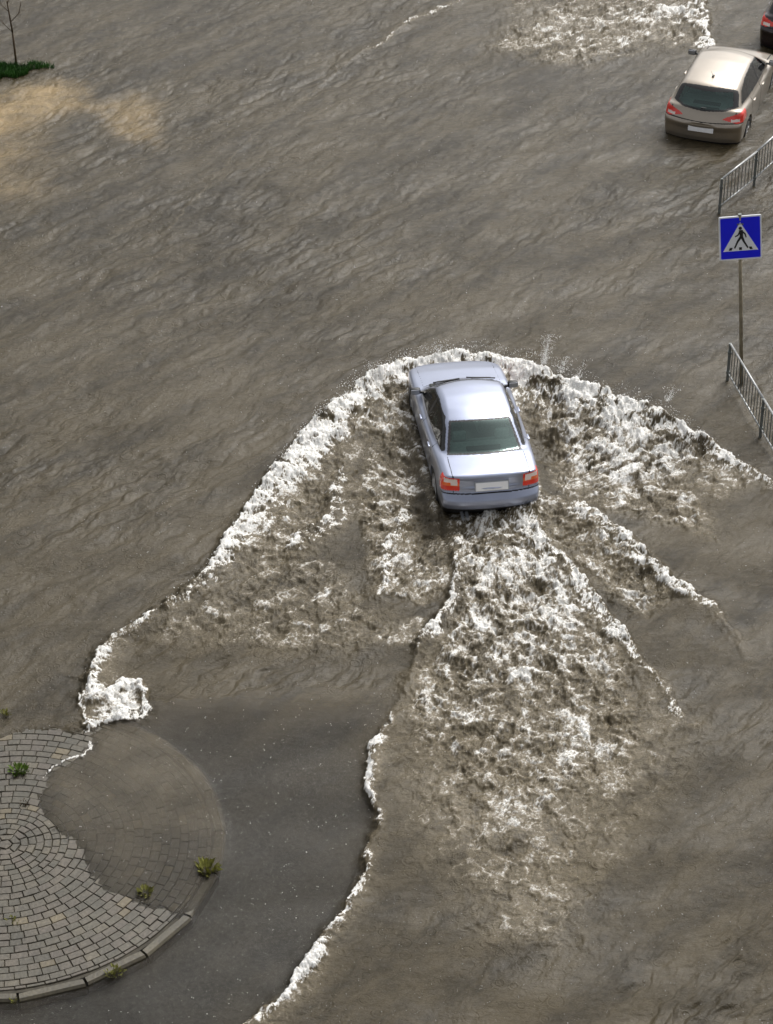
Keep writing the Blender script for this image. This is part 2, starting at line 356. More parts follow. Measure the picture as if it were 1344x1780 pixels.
foam = np.clip((dens-.5)*1.30+.36+.27*tex, 0, 1)*sstep(.03, .30, dens)
foam = foam*(.80+.20*sstep(.3, .8, dens))
sol = sstep(.32, 1.05, solid*1.04+.28*tex*sstep(.1, .6, solid)+.10*web3*sstep(.1, .6, solid))
fleck = sstep(.52, .95, -.1+.22*web2+.5*fbm(X*9, Y*9, 3, 97)+.45*clump)*sstep(40.5, 34, Y)*sstep(-2.5, 0, X)*.60
foam = np.clip(np.maximum(np.maximum(foam, fleck), sol), 0, 1)
foam = foam*(1-low*.9*(1-np.clip(sol*1.2, 0, 1)))
aer = np.clip(np.maximum(sstep(.05, .5, dens), sstep(.05, .7, solid))*(.66+.24*tex), 0, 1)*(1-low*.9)+.55*f_on*np.clip(.8+.8*fbm(X*1.5, Y*1.5, 4, 46), 0, 1)
Z += .035*sol*cl*.5+foam*(.006*web2+.003*web3+.006*strk2*near_car)+.02*sstep(.5, 1, sol)*np.abs(gnoise(X*11, Y*11, 101))*np.clip(solid, 0, 1)
silt = np.clip(poly_mask([(0,160),(80,140),(130,145),(160,185),(80,200),(0,230),(-120,260),(-120,190)], .5)*.95
     + poly_mask([(160,190),(230,160),(280,180),(270,250),(200,230)], .4)*.55
     + poly_mask([(-100,220),(60,215),(60,330),(-100,360)], .9)*.45, 0, 1)
silt *= np.clip(.75+.9*fbm(X*.9, Y*1.2, 4, 95), 0, 1)
# keep the flood out of the cabin and taper to the far sheet
inside = sstep(.80, .70, np.abs(lx))*sstep(2.12, 1.98, np.abs(ly))
Z = Z*(1-inside)+(-.05)*inside
bx = sstep(1.0, .93, np.abs(sx))[None, :]; by = sstep(0, 50, np.arange(NY))*sstep(NY-1, NY-50, np.arange(NY))
bt = bx*by[:, None]; Z = Z*bt+.05*(1-bt)
murk = murk*bt+1*(1-bt); foam = foam*bt

def attr(me, name, arr):
    a = me.attributes.new(name, 'FLOAT', 'POINT'); a.data.foreach_set('value', arr.astype(np.float32).ravel())
idx = np.arange(NX*NY).reshape(NY, NX)
Qw = np.stack([idx[:-1, :-1], idx[:-1, 1:], idx[1:, 1:], idx[1:, :-1]], -1).reshape(-1, 4)
Vw = np.stack([X, Y, Z], -1).reshape(-1, 3)
# surrounding sheet out to the distance: four trapezoids meeting the fine grid's corners
base = len(Vw); far = 260
Vx = np.array([(-far, -far, .05), (far, -far, .05), (far, far, .05), (-far, far, .05)])
c00, c01, c11, c10 = idx[0, 0], idx[0, -1], idx[-1, -1], idx[-1, 0]
Qx = np.array([(base, base+1, c01, c00), (base+1, base+2, c11, c01), (base+2, base+3, c10, c11), (base+3, base, c00, c10)])
Vw = np.vstack([Vw, Vx]); Qw = np.vstack([Qw, Qx])
def ext(a, v): return np.concatenate([a.ravel(), np.full(4, v)])

def water_mat():
    m = bpy.data.materials.new('muddy_flood_water'); m.use_nodes = True; t = m.node_tree; t.nodes.clear(); L = t.links
    N = t.nodes.new
    def at(n):
        a = N('ShaderNodeAttribute'); a.attribute_name = n; return a.outputs['Fac']
    def math_(op, a, b=None, c=None):
        n = N('ShaderNodeMath'); n.operation = op; n.use_clamp = False
        for i, v in enumerate((a, b, c)):
            if v is None: continue
            if isinstance(v, (int, float)): n.inputs[i].default_value = v
            else: L.new(v, n.inputs[i])
        return n.outputs[0]
    def mixc(f, a, b):
        n = N('ShaderNodeMix'); n.data_type = 'RGBA'
        for s, v in ((0, f), (6, a), (7, b)):
            if isinstance(v, tuple): n.inputs[s].default_value = (*v, 1)
            elif isinstance(v, (int, float)): n.inputs[s].default_value = v
            else: L.new(v, n.inputs[s])
        return n.outputs[2]
    tc = N('ShaderNodeTexCoord'); obj = tc.outputs['Object']
    def noise(scale, detail=5, rough=.6, dist=0.0, vec=None):
        n = N('ShaderNodeTexNoise'); n.inputs['Scale'].default_value = scale; n.inputs['Detail'].default_value = detail
        n.inputs['Roughness'].default_value = rough; n.inputs['Distortion'].default_value = dist
        L.new(vec if vec else obj, n.inputs['Vector']); return n.outputs['Fac']
    def rng(v, a, b, c=0.0, d=1.0):
        n = N('ShaderNodeMapRange'); n.interpolation_type = 'SMOOTHSTEP'
        L.new(v, n.inputs[0])
        for i, q in enumerate((a, b, c, d)): n.inputs[i+1].default_value = q
        return n.outputs[0]
    foam_, murk_, aer_, silt_ = at('foam'), at('murk'), at('aer'), at('silt'); streak_ = at('streak')
    fine = noise(26, 6, .72, .8); big = noise(.5, 5, .55); mid = noise(3.0, 6, .6, .8)
    # foam torn at a fine scale
    f2 = math_('ADD', foam_, math_('MULTIPLY', math_('SUBTRACT', fine, .5), math_('MULTIPLY', math_('MULTIPLY', foam_, math_('SUBTRACT', 1.15, foam_)), 3.2)))
    f3 = rng(f2, .12, .92)
    # pricks of rain on the surface
    vo = N('ShaderNodeTexVoronoi'); vo.inputs['Scale'].default_value = 7.5; L.new(obj, vo.inputs['Vector'])
    sep = N('ShaderNodeSeparateColor'); L.new(vo.outputs['Color'], sep.inputs[0])
    prick = math_('MULTIPLY', rng(vo.outputs['Distance'], .11, .05), rng(sep.outputs[0], .62, .80))
    f4 = math_('MAXIMUM', f3, math_('MULTIPLY', prick, .18))
    water = mixc(rng(streak_, .2, .8), (.023, .0175, .008), (.066, .052, .029))
    water = mixc(math_('MULTIPLY', rng(mid, .35, .75), .35), water, (.092, .073, .043))
    water = mixc(math_('MULTIPLY', aer_, .85), water, (.215, .180, .122))
    water = mixc(math_('MULTIPLY', silt_, rng(mid, .25, .65, .55, 1.0)), water, (.30, .215, .105))
    p = N('ShaderNodeBsdfPrincipled'); L.new(water, p.inputs['Base Color'])
    p.inputs['Roughness'].default_value = .19; p.inputs['IOR'].default_value = 1.33; p.inputs['Specular IOR Level'].default_value = .4
    mp = N('ShaderNodeMapping'); mp.inputs['Rotation'].default_value = (0, 0, -ang); mp.inputs['Scale'].default_value = (.45, 1.25, 1); L.new(obj, mp.inputs['Vector'])
    bh = math_('ADD', math_('ADD', math_('MULTIPLY', noise(9, 9, .74, .3, mp.outputs[0]), 1.25), math_('MULTIPLY', noise(34, 4, .7, .2), .30)), math_('MULTIPLY', prick, .6))
    # rings spreading from rain drops
    for sc_, fr_ in ((2.6, 42.0), (3.7, 36.0)):
        v2 = N('ShaderNodeTexVoronoi'); v2.inputs['Scale'].default_value = sc_; L.new(obj, v2.inputs['Vector'])
        ph = N('ShaderNodeSeparateColor'); L.new(v2.outputs['Color'], ph.inputs[0])
        wv = math_('SINE', math_('MULTIPLY', v2.outputs['Distance'], fr_))
        r0_ = math_('MULTIPLY', ph.outputs[0], .32)
        env = rng(math_('ABSOLUTE', math_('SUBTRACT', v2.outputs['Distance'], r0_)), .10, .0)
        bh = math_('ADD', bh, math_('MULTIPLY', math_('MULTIPLY', wv, env), .16))
    bh = math_('MULTIPLY', bh, rng(noise(.8, 3, .5, .5, mp.outputs[0]), .36, .64, .62, 1.12))
    bp = N('ShaderNodeBump'); bp.inputs['Strength'].default_value = .7; bp.inputs['Distance'].default_value = .034
    L.new(bh, bp.inputs['Height']); L.new(bp.outputs[0], p.inputs['Normal'])
    # clear shallow sheet: see through it, sky gloss on top
    tr = N('ShaderNodeBsdfTransparent'); tr.inputs['Color'].default_value = (.70, .69, .64, 1)
    gl = N('ShaderNodeBsdfGlossy'); gl.inputs['Roughness'].default_value = .25; gl.inputs['Color'].default_value = (.5, .5, .52, 1); L.new(bp.outputs[0], gl.inputs['Normal'])
    fr = N('ShaderNodeFresnel'); fr.inputs['IOR'].default_value = 1.33; L.new(bp.outputs[0], fr.inputs['Normal'])
    clr = N('ShaderNodeMixShader'); L.new(fr.outputs[0], clr.inputs[0]); L.new(tr.outputs[0], clr.inputs[1]); L.new(gl.outputs[0], clr.inputs[2])
    mk = N('ShaderNodeMixShader'); L.new(murk_, mk.inputs[0]); L.new(clr.outputs[0], mk.inputs[1]); L.new(p.outputs[0], mk.inputs[2])
    fo = N('ShaderNodeBsdfPrincipled'); L.new(mixc(math_('POWER', f3, 1.25), (.25, .212, .155), mixc(rng(fine, .3, .62), (.68, .65, .59), (.88, .88, .865))), fo.inputs['Base Color'])
    fo.inputs['Roughness'].default_value = .6
    b2 = N('ShaderNodeBump'); b2.inputs['Strength'].default_value = .8; b2.inputs['Distance'].default_value = .04
    L.new(noise(22, 5, .7, .5), b2.inputs['Height']); L.new(b2.outputs[0], fo.inputs['Normal'])
    fin = N('ShaderNodeMixShader'); L.new(math_('MINIMUM', math_('MULTIPLY', f4, 1.5), 1.0), fin.inputs[0]); L.new(mk.outputs[0], fin.inputs[1]); L.new(fo.outputs[0], fin.inputs[2])
    o = N('ShaderNodeOutputMaterial'); L.new(fin.outputs[0], o.inputs['Surface'])
    return m
wat = mesh_np('water', Vw, Qw, [water_mat()])
for n_, a_, v_ in (('foam', foam, 0), ('murk', murk, 1), ('aer', aer, 0), ('silt', silt, 0), ('streak', streak, .5)): attr(wat.data, n_, ext(a_, v_))
tag(wat, 'brown flood water with white foam around the driving car', kind='structure')
def water_z(x, y):
    r = int(np.searchsorted(yrow, y)); r = min(max(r, 0), NY-1)
    c = int(round((x/half[r]+1)/2*(NX-1))); c = min(max(c, 0), NX-1)
    return float(Z[r, c])

# ------------------------------------------------------------------ road under the flood
def asphalt():
    m = mat('wet_asphalt', (.046, .049, .052), .3, bump=.5, bscale=120)
    t = m.node_tree; p = t.nodes['Principled BSDF']; L = t.links
    tc = t.nodes.new('ShaderNodeTexCoord'); a = t.nodes.new('ShaderNodeTexNoise'); a.inputs['Scale'].default_value = 17; a.inputs['Detail'].default_value = 5
    b = t.nodes.new('ShaderNodeTexNoise'); b.inputs['Scale'].default_value = 1.1; b.inputs['Detail'].default_value = 5
    L.new(tc.outputs['Object'], a.inputs['Vector']); L.new(tc.outputs['Object'], b.inputs['Vector'])
    mm = t.nodes.new('ShaderNodeMath'); mm.operation = 'MULTIPLY_ADD'; mm.inputs[1].default_value = .55
    L.new(a.outputs['Fac'], mm.inputs[0]); m2 = t.nodes.new('ShaderNodeMath'); m2.operation = 'MULTIPLY'; m2.inputs[1].default_value = .45
    L.new(b.outputs['Fac'], m2.inputs[0]); L.new(m2.outputs[0], mm.inputs[2])
    r = t.nodes.new('ShaderNodeValToRGB'); L.new(mm.outputs[0], r.inputs['Fac'])
    r.color_ramp.elements[0].position = .35; r.color_ramp.elements[0].color = (.012, .013, .014, 1)
    r.color_ramp.elements[1].position = .66; r.color_ramp.elements[1].color = (.066, .067, .064, 1)
    L.new(r.outputs['Color'], p.inputs['Base Color'])
    return m
bm = bmesh.new(); s_ = 260
vs = [bm.verts.new(v) for v in ((-s_, -s_, -.16), (s_, -s_, -.16), (s_, s_, -.16), (-s_, s_, -.16))]; bm.faces.new(vs)
tag(bm_obj('road', bm, asphalt()), 'dark wet asphalt seen through the shallow clear sheet of water', kind='structure')

# ------------------------------------------------------------------ round paved island
def stone_mat(name, cols, bump=.4):
    m = bpy.data.materials.new(name); m.use_nodes = True; t = m.node_tree; p = t.nodes['Principled BSDF']; L = t.links
    a = t.nodes.new('ShaderNodeAttribute'); a.attribute_name = 'tone'
    r = t.nodes.new('ShaderNodeValToRGB'); L.new(a.outputs['Fac'], r.inputs['Fac'])
    while len(r.color_ramp.elements) < len(cols): r.color_ramp.elements.new(.5)
    for i, c in enumerate(cols):
        r.color_ramp.elements[i].position = i/(len(cols)-1); r.color_ramp.elements[i].color = (*c, 1)
    tc = t.nodes.new('ShaderNodeTexCoord'); n = t.nodes.new('ShaderNodeTexNoise'); n.inputs['Scale'].default_value = 22; n.inputs['Detail'].default_value = 7
    n2 = t.nodes.new('ShaderNodeTexNoise'); n2.inputs['Scale'].default_value = 1.6; n2.inputs['Detail'].default_value = 6
    L.new(tc.outputs['Object'], n.inputs['Vector']); L.new(tc.outputs['Object'], n2.inputs['Vector'])
    def mul(c, f, lo, hi):
        mr = t.nodes.new('ShaderNodeMapRange'); L.new(f, mr.inputs[0]); mr.inputs[1].default_value = .3; mr.inputs[2].default_value = .7
        mr.inputs[3].default_value = lo; mr.inputs[4].default_value = hi
        x = t.nodes.new('ShaderNodeVectorMath'); x.operation = 'SCALE'; L.new(c, x.inputs[0]); L.new(mr.outputs[0], x.inputs['Scale']); return x.outputs[0]
    c = mul(mul(r.outputs['Color'], n.outputs['Fac'], .72, 1.25), n2.outputs['Fac'], .72, 1.2)
    L.new(c, p.inputs['Base Color']); p.inputs['Roughness'].default_value = .42
    b = t.nodes.new('ShaderNodeBump'); b.inputs['Strength'].default_value = bump; b.inputs['Distance'].default_value = .01
    L.new(n.outputs['Fac'], b.inputs['Height']); L.new(b.outputs[0], p.inputs['Normal'])
    return m
PAVE = stone_mat('pavers', [(.056, .050, .034), (.070, .061, .042), (.074, .061, .045), (.086, .073, .049), (.115, .092, .052)])
KERBM = stone_mat('kerb_stone', [(.062, .052, .032), (.078, .067, .043), (.092, .079, .052)], .5)
ITOP = .020
isle = empty('pavement', (ISC[0], ISC[1], 0)); tag(isle, 'round traffic island of small beige and grey pavers, partly under muddy water', kind='structure')
V = []; Q = []; T = []
def paver(r0, r1, a0, a1, z, tone):
    n = max(1, int((a1-a0)*r1/.12)); b = len(V); e = .006
    for (ro, ri_, zz, da) in ((r1, r0, z-.05, 0), (r1, r0, z-e, 0), (r1-e, r0+e, z, e/max(r0, .1))):
        for j in range(n+1):
            a = a0+da+(a1-a0-2*da)*j/n
            V.append((ri_*math.cos(a), ri_*math.sin(a), zz)); V.append((ro*math.cos(a), ro*math.sin(a), zz)); T.extend((tone, tone))
    m = 2*(n+1)
    for j in range(n):
        k = b+2*m+2*j; Q.append((k, k+1, k+3, k+2))
        for l in (0, 1):
            k = b+l*m+2*j; Q.append((k+1, k+3, k+3+m, k+1+m)); Q.append((k+2, k, k+m, k+2+m))
    for l in (0, 1):
        k = b+l*m; Q.append((k, k+1, k+1+m, k+m)); k = b+l*m+2*n; Q.append((k+1, k, k+m, k+1+m))
rr0 = .11; ring = 0
def tone_():
    q = random.random()
    return .97 if q > .965 else (.75 if q > .86 else random.uniform(.0, .62))
while rr0 < 2.95:
    wd = .115 if rr0 < .9 else random.choice((.125, .14, .15)); wd = min(wd, 2.995-rr0) if 2.995-rr0 < wd+.06 else wd
    n = max(6, int(2*math.pi*(rr0+wd/2)/(.155 if rr0 < .9 else .205))); off = random.random()*7
    edges = [off+(i+random.uniform(-.13, .13))*2*math.pi/n for i in range(n)]; edges.append(edges[0]+2*math.pi)
    for i in range(n):
        g = .0045/max(rr0, .12)
        if edges[i+1]-edges[i] < 3*g: continue
        paver(rr0+.004+random.uniform(-.003, .004), rr0+wd-.004+random.uniform(-.004, .004), edges[i]+g*random.uniform(.5, 1.5), edges[i+1]-g*random.uniform(.5, 1.5), ITOP+random.uniform(-.007, .004), tone_())
    rr0 += wd; ring += 1
paver(.0001, .10, 0, 2*math.pi, ITOP, .4)
pv = mesh_np('pavers', V, Q, [PAVE], isle, smooth=False); attr(pv.data, 'tone', np.array(T))
bm = bmesh.new(); rs = [bm.verts.new((3.05*math.cos(i*math.pi/48), 3.05*math.sin(i*math.pi/48), ITOP-.022)) for i in range(96)]; bm.faces.new(rs)
bm_obj('jointing_sand', bm, mat('joint', (.040, .034, .022), .8, noise=.4, nscale=12), isle)
V = []; Q = []; T = []
nk = 21
for i in range(nk):
    a0 = 2*math.pi*i/nk+.006+.1; a1 = 2*math.pi*(i+1)/nk-.006+.1; dr = random.uniform(-.015, .015); zt = ITOP+random.uniform(-.012, .004); b = len(V)
    if i in (0, 20, 1, 2): zt -= .006
    ro = ISR+dr; ri2 = ISR-.14+dr; pr = [(ri2, -.16), (ri2, zt-.012), (ri2+.012, zt), (ro-.03, zt), (ro, zt-.03), (ro+.01, -.16)]
    for a in (a0, a1):
        for (r_, z_) in pr: V.append((r_*math.cos(a), r_*math.sin(a), z_)); T.append(0)
    t_ = random.random(); T[b:] = [t_]*12
    for j in range(5): Q.append((b+j, b+j+1, b+6+j+1, b+6+j))
    Q.append((b, b+1, b+4, b+5)); Q.append((b+1, b+2, b+3, b+4)); Q.append((b+11, b+10, b+7, b+6)); Q.append((b+10, b+9, b+8, b+7))
kb = mesh_np('kerb', V, Q, [KERBM], isle, smooth=False); attr(kb.data, 'tone', np.array(T))

# ------------------------------------------------------------------ cars
def prof(ys, zs, s=.05, lo=-3., hi=3., n=1201):
    g = np.linspace(lo, hi, n); v = np.interp(g, ys, zs); k = int(s*3/(g[1]-g[0]))
    if k > 0:
        kk = np.exp(-.5*(np.arange(-k, k+1)*(g[1]-g[0])/s)**2); kk /= kk.sum(); v = np.convolve(np.pad(v, k, 'edge'), kk, 'valid')
    return lambda q: np.interp(q, g, v)
def smax(a, b, k):
    h = np.clip(k-np.abs(a-b), 0, None)/k; return np.maximum(a, b)+h*h*k*.25
def smin(a, b, k): return -smax(-a, -b, k)
def nets(f, lo, hi, h):
    "smooth quad mesh of f = 0 (naive surface nets, then Newton steps)"
    nx_ = int(round(hi[0]/h)); xs = (np.arange(nx_)+.5)*h; ys = np.arange(lo[1], hi[1], h); zs = np.arange(lo[2], hi[2], h)
    F = f(xs[:, None, None], ys[None, :, None], zs[None, None, :]).astype(np.float32)
    F = np.concatenate([F[::-1], F], 0); xs = np.concatenate([-xs[::-1], xs])
    s = F < 0
    c = np.zeros(tuple(n-1 for n in s.shape), np.int8)
    for i in (0, 1):
        for j in (0, 1):
            for k in (0, 1): c += s[i:i+c.shape[0], j:j+c.shape[1], k:k+c.shape[2]]
    act = (c > 0) & (c < 8); ids = np.full(act.shape, -1, np.int32); I, J, K = np.nonzero(act); ids[I, J, K] = np.arange(len(I))
    acc = np.zeros((len(I), 3)); cnt = np.zeros(len(I))
    cor = [(i, j, k) for i in (0, 1) for j in (0, 1) for k in (0, 1)]
    for a in cor:
        for ax in range(3):
            if a[ax]: continue
            b = list(a); b[ax] = 1
            fa = F[I+a[0], J+a[1], K+a[2]]; fb = F[I+b[0], J+b[1], K+b[2]]; m = (fa < 0) != (fb < 0)
            t = fa[m]/(fa[m]-fb[m]); p = np.tile(np.array(a, float), (m.sum(), 1)); p[:, ax] += t
            acc[m] += p; cnt[m] += 1
    P = acc/cnt[:, None]+np.stack([I, J, K], -1); P = np.stack([xs[0]+P[:, 0]*h, ys[0]+P[:, 1]*h, zs[0]+P[:, 2]*h], -1)
    for _ in range(3):
        x, y, z = P.T; e = .002; v = f(x, y, z)
        g = np.stack([f(x+e, y, z)-v, f(x, y+e, z)-v, f(x, y, z+e)-v], -1)/e
        st = -(v/np.maximum((g**2).sum(-1), .2))[:, None]*g; P += np.clip(st, -h*.5, h*.5)
    qs = []
    for ax in range(3):
        a = [slice(None)]*3; b = [slice(None)]*3; a[ax] = slice(0, -1); b[ax] = slice(1, None)
        sa = s[tuple(a)]; sb = s[tuple(b)]; o1, o2 = [(1, 2), (2, 0), (0, 1)][ax]
        i3 = np.stack(np.nonzero(sa != sb), -1)
        ok = (i3[:, o1] > 0) & (i3[:, o2] > 0) & (i3[:, o1] < ids.shape[o1]) & (i3[:, o2] < ids.shape[o2]) & (i3[:, ax] < ids.shape[ax])
        i3 = i3[ok]; q = []
        for d1, d2 in ((1, 1), (0, 1), (0, 0), (1, 0)):
            k = i3.copy(); k[:, o1] -= d1; k[:, o2] -= d2; q.append(ids[k[:, 0], k[:, 1], k[:, 2]])
        q = np.stack(q, -1); fl = sa[i3[:, 0], i3[:, 1], i3[:, 2]]; q[~fl] = q[~fl][:, ::-1]; qs.append(q)
    return P, np.vstack(qs)
def car_field(S):
    sg = S['mid']
    def f(x, y, z):
        ax = np.abs(x)
        a1 = (ax/S['hw'])
        zd = S['deck'](y)-S['crown']*a1**2.5
        hw = S['plan'](y)*S['side'](z)
        f1 = smax(ax-hw, z-zd, S['ksh'])
        f1 = smax(f1, y-(S['front'](z)-S['fcurve']*a1**3), .09)
        f1 = smax(f1, (S['rear'](z)+S['rcurve']*a1**3)-y, S['kr'])
        f1 = smax(f1, S['zb']-z, .03)
        ye = y+np.clip((y-sg)/.4, -1, 1)*S['gcurve']*(ax/.7)**2
        zt = S['top'](ye)-S['rcrown']*(ax/.6)**2
        wg = (S['wb']+(S['wt']-S['wb'])*np.clip((z-S['zbelt'])/(S['ztop']-S['zbelt']), 0, 1.2))*(1-S['gtap']*((y-sg)/1.6)**2)
        f2 = smax(smax(z-zt, ax-wg, .09), .75-z, .02)
        r = smin(f1, f2, .035)
        for ya in S['axles']:
            d = np.hypot(y-ya, z-S['wr'])-S['wr']-.035
            r = smax(r, np.minimum(-d, ax-.56), .03) if False else np.maximum(r, -np.maximum(d, .60-ax))
        return r
    return f
def in_poly(px, py, pts):
    ins = np.zeros(px.shape, bool); n = len(pts)
    for i in range(n):
        a = pts[i]; b = pts[(i+1) % n]
        if a[1] == b[1]: continue
        ins ^= ((a[1] > py) != (b[1] > py)) & (px < (b[0]-a[0])*(py-a[1])/(b[1]-a[1])+a[0])
    return ins
def near(px, py, pts, w):
    m = np.zeros(px.shape, bool)
    for a, b in zip(pts[:-1], pts[1:]):
        d = np.array(b)-np.array(a); t = np.clip(((px-a[0])*d[0]+(py-a[1])*d[1])/(d@d), 0, 1)
        m |= np.hypot(px-a[0]-t*d[0], py-a[1]-t*d[1]) < w
    return m
def cut(P, Q, reg, rid, name, mats, parent, also=None):
    mk = reg == rid; mi = None
    if also is not None: mk = mk | (reg == also); mi = (reg[mk] == also)
    q = Q[mk]
    if len(q) == 0: return None
    u, inv = np.unique(q, return_inverse=True)
    return mesh_np(name, P[u], inv.reshape(q.shape), mats, parent, midx=mi)
def wheel(parent, x, y, r, paint_rim=RIM):
    s = 1 if x > 0 else -1
    w_ = bpy.data.objects.new('wheel', None)
    bm = bmesh.new(); add_lathe(bm, [(r*.66, -.09), (r*.80, -.105), (r*.95, -.10), (r, -.07), (r*1.003, 0), (r, .07), (r*.95, .10), (r*.80, .105), (r*.66, .09)], 40)
    t = bm_obj('wheel', bm, RUBBER, parent, True); t.location = (x, y, r)
    bm = bmesh.new(); add_lathe(bm, [(r*.67, .095*s), (r*.63, .085*s), (r*.60, .03*s), (r*.12, .06*s), (.001, .065*s)], 30)
    for k in range(5):
        a = k*2*math.pi/5; add_box(bm, (.075*s, math.cos(a)*r*.36, math.sin(a)*r*.36), (.03, r*.56, r*.17), Matrix.Rotation(a, 3, 'X'), .008)
    bm_obj('rim', bm, paint_rim, t, False)
    return t
def mirror(parent, s, x, y, z, cap, black):
    bm = bmesh.new(); add_box(bm, (s*(x+.09), y, z), (.19, .10, .125), None, .035)
    add_box(bm, (s*(x-.02), y+.01, z-.035), (.10, .05, .04), None, .012)
    m = bm_obj('wing_mirror', bm, cap, parent, True)
    bm = bmesh.new(); add_box(bm, (s*(x+.095), y-.047, z+.004), (.155, .012, .095), None, .004)
    bm_obj('mirror_glass', bm, black, m)
def interior(parent, yf, yr, zs, wd, shelf_y, shelf_z, back_z):
    bm = bmesh.new(); add_box(bm, (0, (yf+yr)/2, .32), (1.4, yf-yr, .06), None, .01); bm_obj('cabin_floor', bm, DASH, parent)
    bm = bmesh.new(); add_box(bm, (0, (shelf_y[0]+shelf_y[1])/2, shelf_z), (wd, shelf_y[1]-shelf_y[0], .035), Matrix.Rotation(R(-3), 3, 'X'), .01)
    sh = bm_obj('parcel_shelf', bm, SHELF, parent)
    bm = bmesh.new(); add_box(bm, (0, shelf_y[0]+.18, shelf_z+.045), (.60, .12, .05), None, .015)
    bm_obj('brake_light_cover', bm, DASH, sh)
    bm = bmesh.new(); add_box(bm, (0, shelf_y[1]+.03, (.45+back_z)/2), (wd-.08, .14, back_z-.45), Matrix.Rotation(R(8), 3, 'X'), .04)
    add_box(bm, (0, shelf_y[1]+.30, .55), (wd-.08, .5, .16), None, .05)
    b = bm_obj('rear_seat', bm, SEAT, parent, False)
    for sx_ in (-.38, .38):
        bm = bmesh.new(); add_box(bm, (sx_, shelf_y[1]+.0, back_z+.10), (.25, .10, .17), None, .035); bm_obj('headrest', bm, SHELF, b, False)
    for sx_ in (-.37, .37):
        bm = bmesh.new(); add_box(bm, (sx_, shelf_y[1]+1.0, .78), (.48, .14, .62), Matrix.Rotation(R(12), 3, 'X'), .05)
        add_box(bm, (sx_, shelf_y[1]+1.27, .50), (.48, .5, .16), None, .05)
        f = bm_obj('front_seat', bm, SEAT, parent, False)
        bm = bmesh.new(); add_box(bm, (sx_, shelf_y[1]+.92, 1.17), (.26, .10, .18), None, .035); bm_obj('headrest', bm, SEAT, f, False)
    bm = bmesh.new(); add_box(bm, (0, yf-.12, .86), (wd, .38, .16), None, .05); d = bm_obj('dashboard', bm, DASH, parent, False)
    bm = bmesh.new(); n = 20
    for i in range(n):
        a, c = 2*math.pi*i/n, 2*math.pi*(i+1)/n; o_ = Vector((-.37, yf-.42, .88)); m3 = Matrix.Rotation(R(65), 3, 'X')
        add_bar(bm, o_+m3 @ Vector((.18*math.cos(a), .18*math.sin(a), 0)), o_+m3 @ Vector((.18*math.cos(c), .18*math.sin(c), 0)), .014, 6)
    bm_obj('steering_wheel', bm, BLACK, d)

# ---------------- the silver blue saloon
SED = dict(mid=-.2, hw=.885, crown=.055, ksh=.10, kr=.07, fcurve=.30, rcurve=.15, zb=.17, gcurve=.13, rcrown=.045,
  wb=.80, wt=.575, zbelt=.93, ztop=1.40, gtap=.10, axles=(-1.32, 1.33), wr=.315,
  deck=prof([-2.4,-2.2,-2.12,-1.9,-1.5,-.9,0,.8,1.05,1.6,2.0,2.15,2.3], [.92,.965,1.00,1.015,1.03,.975,.94,.94,.935,.86,.765,.70,.55], .045),
  top=prof([-2.4,-1.62,-1.52,-.93,-.6,-.2,.15,.38,1.12,2.4], [.70,.99,1.04,1.335,1.405,1.43,1.415,1.375,.93,.2], .055),
  plan=prof([-2.4,-2.1,-1.7,-1.2,-.5,.6,1.3,1.8,2.1,2.4], [.80,.845,.872,.885,.888,.888,.885,.865,.82,.74], .1),
  side=prof([.1,.25,.42,.6,.75,.85,.95,1.1], [.93,.965,.992,1.0,1.0,.99,.965,.90], .035),
  front=prof([.1,.2,.45,.55,.7,.8], [2.10,2.20,2.27,2.26,2.20,2.1], .03),
  rear=prof([.1,.2,.32,.40,.48,.56,.635,.66,.72,.90,.97,1.05], [-2.02,-2.08,-2.20,-2.29,-2.305,-2.285,-2.215,-2.18,-2.165,-2.150,-2.185,-2.13], .010))
